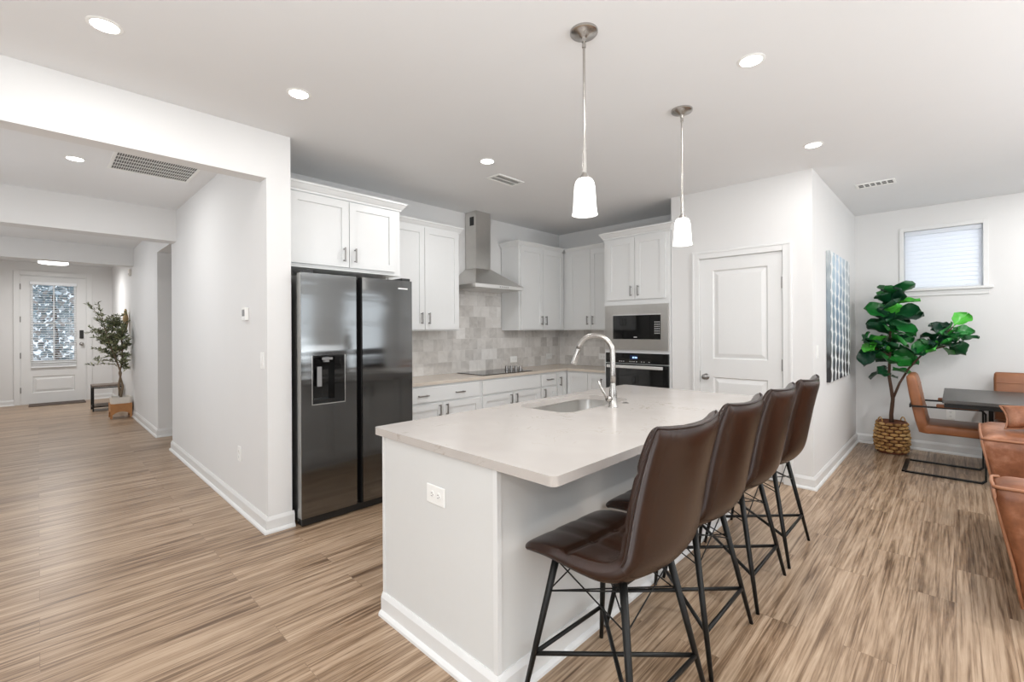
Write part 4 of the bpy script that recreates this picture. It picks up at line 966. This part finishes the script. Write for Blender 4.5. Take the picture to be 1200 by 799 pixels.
DL = [((0.214, 2.747), 'recessed ceiling downlight nearest the hall opening'), ((1.059, 2.738), 'recessed ceiling downlight in front of the refrigerator'),
      ((2.553, 2.738), 'recessed ceiling downlight between the island and the range hood, beside the air vent'), ((2.557, 0.750), 'recessed ceiling downlight above the bar stools'),
      ((4.057, 0.762), 'recessed ceiling downlight in front of the pantry corner'), ((0.209, 5.016), 'recessed hall downlight beside the large return grille')]
d0 = make_downlight(DL[0][1]); d0.location = (*DL[0][0], CEIL)
for p, lab in DL[1:]: dup(d0, (*p, CEIL), lab)
for p, lab in DL: down(p, {2.553: 12, 1.059: 2.5, 4.057: 5, 0.214: 6.5, 2.557: 9.5}.get(p[0], 11))
for p in ((1.06, 0.75), (-1.5, 0.75), (-1.5, -2.0), (1.06, -2.4), (3.0, -1.1), (4.8, -1.1), (6.2, -0.9)): down(p, {1.06: 9, 6.2: 10}.get(p[0], 20))  # unseen lamps without fixtures, added to brighten the living and dining side
def register(label, cx, cy, lx, ly, rows, cols, mat, name='ceiling_vent'):
    t = thing(name, label, 'vent', (cx, cy, CEIL))
    mb = MB(); a, b = lx/2, ly/2; f = 0.022
    for q in ((cx-a, cx+a, cy-b, cy-b+f), (cx-a, cx+a, cy+b-f, cy+b), (cx-a, cx-a+f, cy-b+f, cy+b-f), (cx+a-f, cx+a, cy-b+f, cy+b-f)): mb.box(*q, CEIL-0.010, CEIL, 0.003)
    mb.build('frame', M['plastic_white'], t)
    mb = MB(); mb.box(cx-a+f, cx+a-f, cy-b+f, cy+b-f, CEIL-0.002, CEIL-0.0005); mb.build('duct_shade_sheet', mat, t)  # flat sheet whose dark colour stands in for the shade inside the duct
    mb = MB(); w_, h_ = lx-2*f, ly-2*f
    for k in range(cols+1):
        x = cx-a+f+w_*k/cols; mb.box(x-0.0016, x+0.0016, cy-b+f, cy+b-f, CEIL-0.0065, CEIL-0.0045)
    for k in range(1, rows):
        y = cy-b+f+h_*k/rows; mb.box(cx-a+f, cx+a-f, y-0.006, y+0.006, CEIL-0.0070, CEIL-0.0045)
    mb.build('louvers', M['plastic_white'], t)
register('white ceiling air vent between the range hood and the nearest downlight', 2.985, 2.958, 0.33, 0.17, 2, 15, M['vent_mid'])
register('small white ceiling air vent in front of the dining window wall', 5.55, 0.54, 0.17, 0.30, 6, 2, M['vent_mid'])
register('large white return air grille in the hall ceiling', 0.685, 4.82, 0.56, 0.52, 5, 34, M['vent_mid'], 'return_grille')
t = thing('flush_ceiling_light', 'lit white flush ceiling light in front of the entry door', 'ceiling light', (0.19, 11.3, CEIL))
mb = MB(); mb.lathe([(0.08, 0), (0.08, -0.03), (0.16, -0.04), (0.16, -0.05)], (0.19, 11.3, CEIL), 32); mb.build('base', M['nickel'], t, True, 0.7)
mb = MB(); mb.lathe([(0.185, -0.05), (0.19, -0.06), (0.19, -0.17), (0.18, -0.178), (0.0, -0.18)], (0.19, 11.3, CEIL), 36, True, False); mb.build('lamp_shade', M['flush_on'], t, True, 0.7)
down((0.0, 8.2), 7); down((0.19, 11.3), 30, 0.188, 0.34)  # first lamp added unseen behind the hall beam; second belongs to the flush light

# ------------------------------------------------------------------ wall canvas
ax0, ax1, az0, az1 = 5.20, 6.31, 0.875, 2.125
t = thing('wall_art', 'tall canvas print of grey and blue ovals on the wall beside the fig plant', 'wall art', (ax0, PY, az0))
mb = MB(); mb.box(ax0, ax1, PY-0.032, PY-0.001, az0, az1, 0.003); mb.build('canvas', M['art'], t)

# ------------------------------------------------------------------ fiddle-leaf fig in its basket
gx, gy = 6.63, 0.515
bk = thing('woven_basket', 'woven seagrass basket holding the fiddle-leaf fig', 'basket', (gx, gy, 0))
def br_(z): return 0.117+0.030*math.sin(min(1, z/0.30)*PI*0.85+0.15)
mb = MB(); prof = [(0.0, 0.004), (br_(0)-0.012, 0.002)]+[(br_(z)-0.008, z) for z in [0.02+0.32*k/8 for k in range(9)]]+[(br_(0.34)-0.018, 0.34), (br_(0.2)-0.022, 0.2), (0.09, 0.02), (0, 0.016)]
mb.lathe(prof, (gx, gy, 0), 32, False, False); mb.build('liner', M['wicker_dark'], bk, True)
mb = MB(); NB = 22; NR = 9
for r in range(NR):
    z = 0.022+0.325*r/NR; h = 0.325/NR
    for k in range(NB):
        if (k+r) % 2: continue
        a0 = 2*PI*k/NB; a1 = 2*PI*(k+1.6)/NB; R0 = br_(z+h/2)
        P = [(gx+(R0-0.006)*math.cos(a0), gy+(R0-0.006)*math.sin(a0), z+h/2)]
        for q in (0.25, 0.5, 0.75): a = a0+(a1-a0)*q; rr = R0+0.007*math.sin(q*PI); P.append((gx+rr*math.cos(a), gy+rr*math.sin(a), z+h/2))
        P.append((gx+(R0-0.006)*math.cos(a1), gy+(R0-0.006)*math.sin(a1), z+h/2))
        mb.tube(P, [0.012, 0.0165, 0.0175, 0.0165, 0.012], 6)
mb.build('weave', M['wicker'], bk, True)
for z, rr in ((0.012, 0.006), (0.345, 0.009)):
    mb = MB(); mb.tube([(gx+(br_(z)+0.001)*math.cos(2*PI*k/36), gy+(br_(z)+0.001)*math.sin(2*PI*k/36), z) for k in range(37)], rr, 8, False); mb.build('rim', M['wicker_dark'], bk, True)
for s in (-1, 1):
    c = Vector((s*0.68, -s*0.733, 0)); pp = Vector((0.733, 0.68, 0)); mb = MB()
    mb.tube([Vector((gx, gy, 0.325))+c*0.125+pp*0.035*math.cos(a)+Vector((0, 0, 0.070*math.sin(a))) for a in [PI*k/10 for k in range(11)]], 0.006, 8); mb.build('handle', M['wicker'], bk, True)
fig = thing('fiddle_leaf_fig', 'fiddle-leaf fig with broad bright green leaves in the dining corner', 'plant', (gx, gy, 0.30))
mb = MB(); mb.lathe([(0.0, 0.305), (0.10, 0.30), (0.102, 0.26), (0.0, 0.25)], (gx, gy, 0), 24, False, False); mb.build('soil', M['soil'], fig)
fork = Vector((gx+0.005, gy-0.012, 0.60))
trunk = [(gx, gy, 0.29), (gx+0.01, gy+0.004, 0.42), tuple(fork), (gx, gy+0.02, 0.85), (gx+0.01, gy+0.015, 1.08), (gx-0.01, gy+0.01, 1.30), (gx+0.01, gy-0.005, 1.55), (gx, gy-0.01, 1.75)]
mb = MB(); mb.tube(trunk, [0.022, 0.019, 0.018, 0.014, 0.013, 0.011, 0.009, 0.006], 10); mb.build('trunk', M['bark'], fig, True)
branches = [[tuple(fork), (gx-0.01, gy-0.07, 0.78), (gx-0.02, gy-0.15, 0.95), (gx-0.05, gy-0.27, 1.12), (gx-0.05, gy-0.40, 1.27), (gx-0.02, gy-0.50, 1.40)],
            [(gx-0.05, gy-0.30, 1.15), (gx-0.03, gy-0.42, 1.19), (gx-0.02, gy-0.55, 1.24)],
            [(gx+0.01, gy+0.015, 1.08), (gx-0.02, gy+0.12, 1.15), (gx-0.03, gy+0.24, 1.22)]]
for b in branches:
    mb = MB(); mb.tube(b, [0.013-0.0075*k/(len(b)-1) for k in range(len(b))], 8); mb.build('branch', M['bark'], fig, True)
def fig_leaf(mb, base, d, L, W, droop, roll):
    """broad obovate leaf with a cupped, wavy blade"""
    d = d.normalized(); s = d.cross(Vector((0, 0, 1)))
    s = s.normalized() if s.length > 0.05 else Vector((1, 0, 0)); n = s.cross(d).normalized()
    s2 = s*math.cos(roll)+n*math.sin(roll); n = s2.cross(d).normalized(); s = s2
    pet = base + d*0.03; rows = []; K = 8
    for i in range(K+1):
        t = i/K; wd = W*(0.16+0.84*math.sin(PI*min(1, (0.06+0.94*t))**1.25)**0.75)*(1 if t < 0.97 else 0.5)
        if t > 0.85: wd *= 1-((t-0.85)/0.15)**2*0.45
        wd *= 1-0.16*math.exp(-((t-0.42)/0.12)**2)
        c = pet + d*(L*t) - Vector((0, 0, 1))*droop*L*t*t
        row = []
        for j in range(-3, 4):
            u = j/3
            wave = 0.012*math.sin(t*11+j*1.3)*abs(u)
            row.append(c + s*(wd*u) + n*(0.030*u*u*W/0.06*0.6 + wave - 0.004*(j == 0)))
        rows.append(row)
    R = [[mb.v(p) for p in r] for r in rows]
    for a, b in zip(R, R[1:]):
        for k in range(6): mb.f([a[k], a[k+1], b[k+1], b[k]])
    mb.f([mb.v(base-s*0.002), mb.v(base+s*0.002), R[0][4], R[0][2]])
mb = MB(); rnd = random.Random(11)
def cluster(pts, n, up_, L=(0.15, 0.21), spread=1.0):
    P = [Vector(p) for p in pts]
    for k in range(n):
        q = k/(n-1)*(len(P)-1); i = min(int(q), len(P)-2); base = P[i].lerp(P[i+1], q-i)
        a = k*2.399+rnd.uniform(-0.3, 0.3); el = up_+rnd.uniform(-0.55, 0.75)
        d = Vector((math.cos(a)*math.cos(el)*spread, math.sin(a)*math.cos(el)*spread, math.sin(el)))
        l = rnd.uniform(*L)
        tip = base+d*(l+0.03)
        if tip.x > EX-0.04: d.x -= (tip.x-EX+0.04)/l
        if tip.y > PY-0.14: d.y -= (tip.y-PY+0.14)/l
        fig_leaf(mb, base, d, l, l*rnd.uniform(0.42, 0.50), rnd.uniform(0.0, 0.45), rnd.uniform(-0.95, 0.95))
cluster(trunk[5:], 31, 0.35, (0.18, 0.26)); cluster(trunk[4:6], 15, 0.0, (0.18, 0.24))
cluster(trunk[3:5], 8, -0.15, (0.17, 0.22)); cluster(branches[0][3:], 19, 0.35, (0.15, 0.20)); cluster(branches[1][1:], 11, 0.25, (0.14, 0.19)); cluster(branches[2][1:], 13, 0.1, (0.15, 0.21))
mb.build('foliage', M['fig_leaf'], fig, True)

# ------------------------------------------------------------------ dining table and leather armchairs
tx0, tx1, ty0, ty1 = 5.50, 6.62, -1.95, 0.085
tb = thing('dining_table', 'dark grey rectangular dining table in the window corner', 'table', ((tx0+tx1)/2, (ty0+ty1)/2, 0))
mb = MB(); mb.box(tx0, tx1, ty0, ty1, 0.728, 0.757, 0.003); top = mb.build('tabletop', M['wood_dark'], tb)
mb = MB()
for q in ((tx0+0.012, tx0+0.03, ty0+0.012, ty1-0.012), (tx1-0.03, tx1-0.012, ty0+0.012, ty1-0.012), (tx0+0.03, tx1-0.03, ty1-0.03, ty1-0.012), (tx0+0.03, tx1-0.03, ty0+0.012, ty0+0.03)): mb.box(*q, 0.690, 0.728)
mb.build('apron', M['black_metal'], tb)
for yy in (-0.90, -1.62):
    mb = MB()
    mb.bar([(tx0+0.30, yy, 0.03), (tx0+0.30, yy, 0.69)], 0.07, 0.04, (0, 1, 0)); mb.bar([(tx1-0.30, yy, 0.03), (tx1-0.30, yy, 0.69)], 0.07, 0.04, (0, 1, 0))
    mb.box(tx0+0.2, tx1-0.2, yy-0.035, yy+0.035, 0, 0.035); mb.build('leg', M['black_metal'], tb)
def make_dining_chair(label):
    """faces -y; back at +y"""
    t = thing('dining_chair', label, 'chair', (0, 0, 0), 0, 'leather cantilever armchairs at the dining table', local=True)
    W = 0.235
    mb = MB(); mb.box(-W, W, -0.205, 0.235, 0.385, 0.470, 0.022, 3); s = mb.build('seat', M['tan'], t, True, 0.9)
    def sec(y, z, th, w): return [(-w, y-th/2, z), (w, y-th/2, z), (w, y+th/2, z), (-w, y+th/2, z)]
    mb = MB()
    rs = []
    for y, z, th, w in ((0.190, 0.385, 0.060, W-0.004), (0.212, 0.392, 0.085, W), (0.240, 0.50, 0.085, W), (0.262, 0.62, 0.085, W), (0.285, 0.75, 0.085, W), (0.303, 0.87, 0.080, W), (0.311, 0.915, 0.070, W-0.004), (0.314, 0.932, 0.040, W-0.015)):
        ring = []
        for x, yy in rrect(-w, w, y-th/2, y+th/2, min(0.022, th*0.45), 4): ring.append((x, yy, z))
        rs.append(ring)
    mb.loft(rs); b = mb.build('backrest', M['tan'], t, True, 1.0)
    mb = MB()
    for z, y in ((0.60, 0.215), (0.72, 0.238), (0.83, 0.256)): mb.tube([(-W+0.01, y, z), (W-0.01, y, z)], 0.004, 6)
    mb.build('seam', M['tan'], b)
    for sx in (-1, 1):
        x = sx*0.272
        mb = MB(); mb.bar([(x, 0.315, 0.642), (x, -0.165, 0.650), (x, -0.190, 0.62), (x, -0.190, 0.03), (x, -0.165, 0.007), (x, 0.355, 0.007)], 0.034, 0.014, (1, 0, 0)); mb.build('frame_side', M['black_metal'], t)
        mb = MB(); mb.box(x-0.028, x+0.028, -0.150, 0.130, 0.650, 0.678, 0.008); mb.build('armrest', M['tan'], t)
    mb = MB(); mb.bar([(-0.272, 0.362, 0.007), (0.272, 0.362, 0.007)], 0.034, 0.014, (0, 1, 0)); mb.bar([(-0.272, 0.315, 0.642), (0.272, 0.315, 0.642)], 0.03, 0.012, (0, 0, 1))
    mb.bar([(-0.272, -0.175, 0.400), (0.272, -0.175, 0.400)], 0.03, 0.012, (0, 0, 1)); mb.build('cross_bar', M['black_metal'], t)
    return t
dc = make_dining_chair('tan leather cantilever armchair at the table end, beside the fig basket'); dc.location = (6.09, 0.0, 0)
dup(dc, (6.515, -0.515, 0), 'tan leather armchair on the window side of the dining table, only its back showing', -PI/2)

# ------------------------------------------------------------------ sofa
sf_ = thing('sofa', 'worn cognac leather sofa at the right edge, seen along its front', 'sofa', (3.9, -0.62, 0))
def flare_arm(x0, x1, lean):
    """sofa arm: the front leans out toward the top, soft rolled upper edges"""
    mb = MB(); rs = []
    for z, ins, fy_, dx in ((0.10, 0.012, -0.215, 0), (0.13, 0.0, -0.210, 0), (0.30, 0.0, -0.185, 0.2), (0.48, 0.0, -0.150, 0.55), (0.60, -0.004, -0.122, 0.9), (0.645, 0.004, -0.118, 1.0), (0.668, 0.025, -0.130, 1.0), (0.675, 0.055, -0.155, 1.0)):
        o = lean*dx
        rs.append([(x, y, z + (0.03*(x-x0)/(x1-x0) if lean > 0 and z > 0.5 else 0)) for x, y in rrect(x0+ins+min(0, o), x1-ins+max(0, o), -1.02+ins, fy_-ins, 0.045, 5)])
    mb.loft(rs); return mb
a1 = flare_arm(3.06, 3.27, -0.03).build('armrest', M['sofa'], sf_, True, 1.0)
a2 = flare_arm(4.30, 4.62, 0.16).build('armrest', M['sofa'], sf_, True, 1.0)
for o, x0, x1, lift in ((a1, 3.03, 3.27, 0), (a2, 4.30, 4.78, 0.03)):
    mb = MB(); mb.tube([(x0+0.01, -1.0, 0.655), (x0+0.006, -0.15, 0.655), (x0+0.02, -0.124, 0.655), ((x0+x1)/2, -0.120, 0.655+lift/2), (x1-0.02, -0.124, 0.655+lift), (x1-0.006, -0.15, 0.655+lift)], 0.008, 8)
    xb = 3.06 if o is a1 else 4.30
    mb.tube([(x0+0.012, -0.122, 0.645), (xb+0.012, -0.150, 0.48), (xb+0.010, -0.186, 0.30), (xb+0.010, -0.213, 0.12)], 0.007, 8); mb.build('piping', M['seam'], o, True)
mb = MB(); mb.box(3.26, 4.32, -1.02, -0.235, 0.10, 0.30, 0.012); mb.build('seat_base', M['sofa'], sf_, True, 0.8)
for a, b in ((3.275, 3.785), (3.79, 4.295)):
    mb = MB(); mb.box(a, b, -0.86, -0.20, 0.302, 0.435, 0.045, 4); mb.build('seat_cushion', M['sofa'], sf_, True, 1.0)
mb = MB(); mb.box(3.26, 4.32, -1.06, -0.86, 0.10, 0.80, 0.05, 4); mb.build('backrest', M['sofa'], sf_, True, 1.0)
for x in (3.12, 4.52):
    for y in (-0.26, -0.95): mb = MB(); mb.lathe([(0.016, 0), (0.024, 0.10)], (x, y, 0), 14); mb.build('leg', M['black_metal'], sf_, True, 0.8)
# throw pillow leaning in the far corner
pw = thing('throw_pillow', 'plump tan leather pillow leaning on the far sofa arm', 'pillow', (4.52, -0.42, 0.70))
mb = MB(); pc = Vector((4.55, -0.44, 0.800)); N = 14; Tm = Matrix.Rotation(0.50, 4, 'Y') @ Matrix.Rotation(-0.12, 4, 'X')
for s in (-1, 1):
    G = []
    for i in range(N+1):
        row = []
        for j in range(N+1):
            u = -1+2*i/N; v_ = -1+2*j/N; pin = 1-0.10*(1-u*u)*abs(v_)**4-0.0; pv = 1-0.10*(1-v_*v_)*abs(u)**4
            th = 0.058*((1-u**4)*(1-v_**4))**0.55 + 0.004*math.sin(u*9+v_*3)*(1-u*u)*(1-v_*v_)
            row.append(mb.v(pc + Tm @ Vector((s*th, u*0.215*pv, v_*0.082*pin))))
        G.append(row)
    for i in range(N):
        for j in range(N): mb.f([G[i][j], G[i+1][j], G[i+1][j+1], G[i][j+1]])
bmesh.ops.remove_doubles(mb.bm, verts=mb.bm.verts, dist=0.0006)
mb.build('cushion', M['sofa'], pw, True)
mb = MB(); ed = []
for i in range(N+1): u = -1+2*i/N; ed.append((u, -1))
for i in range(1, N+1): u = -1+2*i/N; ed.append((1, u))
for i in range(1, N+1): u = 1-2*i/N; ed.append((u, 1))
for i in range(1, N+1): u = 1-2*i/N; ed.append((-1, u))
mb.tube([pc + Tm @ Vector((0, u*0.215*(1-0.10*(1-v_*v_)*abs(u)**4), v_*0.082*(1-0.10*(1-u*u)*abs(v_)**4))) for u, v_ in ed], 0.006, 8); mb.build('piping', M['seam'], pw, True)

# ------------------------------------------------------------------ entry: bench, olive tree, mat
bn = thing('side_table', 'low metal-framed side table with a wood top beside the front door', 'side table', (0.86, 11.05, 0))
bx0, bx1, by0, by1 = 0.655, 1.06, 10.85, 11.25
mb = MB(); mb.box(bx0, bx1, by0, by1, 0.425, 0.455, 0.004); mb.build('tabletop', M['rustic'], bn)
mb = MB(); mb.box(bx0+0.02, bx1-0.02, by0+0.02, by1-0.02, 0.085, 0.10); mb.build('shelf', M['rustic'], bn)
for x in (bx0+0.012, bx1-0.012):
    for y in (by0+0.012, by1-0.012): mb = MB(); mb.box(x-0.011, x+0.011, y-0.011, y+0.011, 0, 0.425); mb.build('leg', M['black_metal'], bn)
mb = MB()
for z in (0.075, 0.41):
    for y in (by0+0.012, by1-0.012): mb.box(bx0+0.02, bx1-0.02, y-0.009, y+0.009, z-0.009, z+0.009)
    for x in (bx0+0.012, bx1-0.012): mb.box(x-0.009, x+0.009, by0+0.02, by1-0.02, z-0.009, z+0.009)
mb.build('rail', M['black_metal'], bn)
px, py = 0.935, 9.86
pt_ = thing('planter', 'square cream planter on a honey-coloured wooden stand in the entry', 'planter', (px, py, 0))
mb = MB(); mb.loft([[(x, y, z) for x, y in rrect(px-h, px+h, py-h, py+h, 0.03, 5)] for h, z in ((0.085, 0.10), (0.118, 0.12), (0.128, 0.335), (0.114, 0.335), (0.105, 0.25))], True, True); mb.build('pot', M['ceramic'], pt_, True, 0.8)
for sx in (-1, 1):
    for sy in (-1, 1): mb = MB(); mb.box(px+sx*0.122-0.014, px+sx*0.122+0.014, py+sy*0.122-0.014, py+sy*0.122+0.014, 0, 0.235, 0.003); mb.build('leg', M['oak'], pt_)
for rot in range(4):
    Tm = Matrix.Translation((px, py, 0)) @ Matrix.Rotation(rot*PI/2, 4, 'Z'); mb = MB(Tm); pr_ = []
    for k in range(9): x = -0.11+0.22*k/8; pr_.append((x, 0.085+0.05*(abs(x)/0.11)**2*-1+0.02))
    out = [(-0.11, 0.232)]+[(x, z) for x, z in pr_]+[(0.11, 0.232)]
    mb.loft([[(x, -0.134, z) for x, z in out], [(x, -0.122, z) for x, z in out]]); mb.build('apron', M['oak'], pt_)
ol = thing('olive_tree', 'slender olive tree with small grey-green leaves beside the front door', 'plant', (px, py, 0.25))
mb = MB(); mb.box(px-0.10, px+0.10, py-0.10, py+0.10, 0.25, 0.30); mb.build('soil', M['soil'], ol)
rnd = random.Random(5)
stems = [[(px, py, 0.28), (px+0.03, py, 0.5), (px-0.01, py+0.01, 0.72), (px+0.03, py, 0.92), (px+0.02, py, 1.2), (px+0.05, py-0.01, 1.5)],
         [(px+0.015, py+0.01, 0.28), (px-0.02, py, 0.52), (px+0.01, py, 0.72), (px-0.06, py, 0.98), (px-0.14, py, 1.22), (px-0.22, py, 1.62)]]
tw = []
for s in stems:
    mb = MB(); mb.tube(s, [0.019-0.014*k/(len(s)-1) for k in range(len(s))], 8); mb.build('trunk', M['olive_bark'], ol, True)
mb = MB()
for k in range(84):
    s = stems[k % 2]; q = rnd.uniform(2.6, 4.95); i = int(q); base = Vector(s[i]).lerp(Vector(s[i+1]), q-i)
    a = rnd.uniform(0, 2*PI); el = rnd.uniform(-0.25, 1.0); l = rnd.uniform(0.16, 0.42)
    d = Vector((math.cos(a)*math.cos(el), math.sin(a)*math.cos(el), math.sin(el))); e = base+d*l
    if e.x > 1.06: e.x = 1.06-rnd.uniform(0, 0.06)
    e.x = max(e.x, 0.56); e.z = min(e.z, 1.84)
    m_ = base.lerp(e, 0.5)+Vector((0, 0, 0.02)); mb.tube([base, m_, e], [0.004, 0.003, 0.0015], 5); tw.append((base, m_, e))
mb.build('twigs', M['olive_bark'], ol, True)
mb = MB()
for b, m_, e in tw:
    for k in range(44):
        q = rnd.uniform(0.2, 1.05); p = b.lerp(m_, q*2) if q < 0.5 else m_.lerp(e, (q-0.5)*2)
        a = rnd.uniform(0, 2*PI); d = ((e-b).normalized()*0.7+Vector((math.cos(a), math.sin(a), rnd.uniform(-0.5, 0.9)))).normalized(); l = rnd.uniform(0.045, 0.075)
        s = d.cross(Vector((rnd.uniform(-1, 1), rnd.uniform(-1, 1), 1))).normalized()*0.0095
        tip = p+d*l
        if tip.x > 1.085: continue
        mb.f([mb.v(p), mb.v(p+d*l*0.5+s), mb.v(tip), mb.v(p+d*l*0.5-s)])
mb.build('foliage', M['olive_leaf'], ol)
mb = MB(); c = Vector((1.045, 10.25, 1.60)); rs = []
for k in range(9):
    z = -0.19+0.38*k/8; r = 0.012+0.075*math.sin(PI*min(1, 0.06+0.9*(k/8)))
    rs.append([(c.x+r*0.45*math.cos(a), c.y+r*math.sin(a), c.z+z) for a in [2*PI*j/16 for j in range(16)]])
mb.loft(rs)
for k in range(14):
    a = 2*PI*k/14; mb.tube([(c.x+0.01*math.cos(a), c.y+0.015*math.sin(a), c.z+0.185), (c.x+0.037*math.cos(a), c.y+0.088*math.sin(a), c.z+0.02), (c.x+0.012*math.cos(a), c.y+0.03*math.sin(a), c.z-0.20)], 0.005, 5)
tag(mb.build('woven_hanging', M['straw'], None, True), 'tan straw piece hanging on the entry wall behind the olive tree', 'wall decor')
mb = MB(); mb.box(-0.13, 0.66, 12.42, 12.86, 0.0, 0.014, 0.004); 
tag(mb.build('doormat', plain('patterned_mat', (0.11, 0.085, 0.07), 0.95, noise=0.6, nscale=14)), 'flat dark patterned doormat at the foot of the front door', 'doormat')
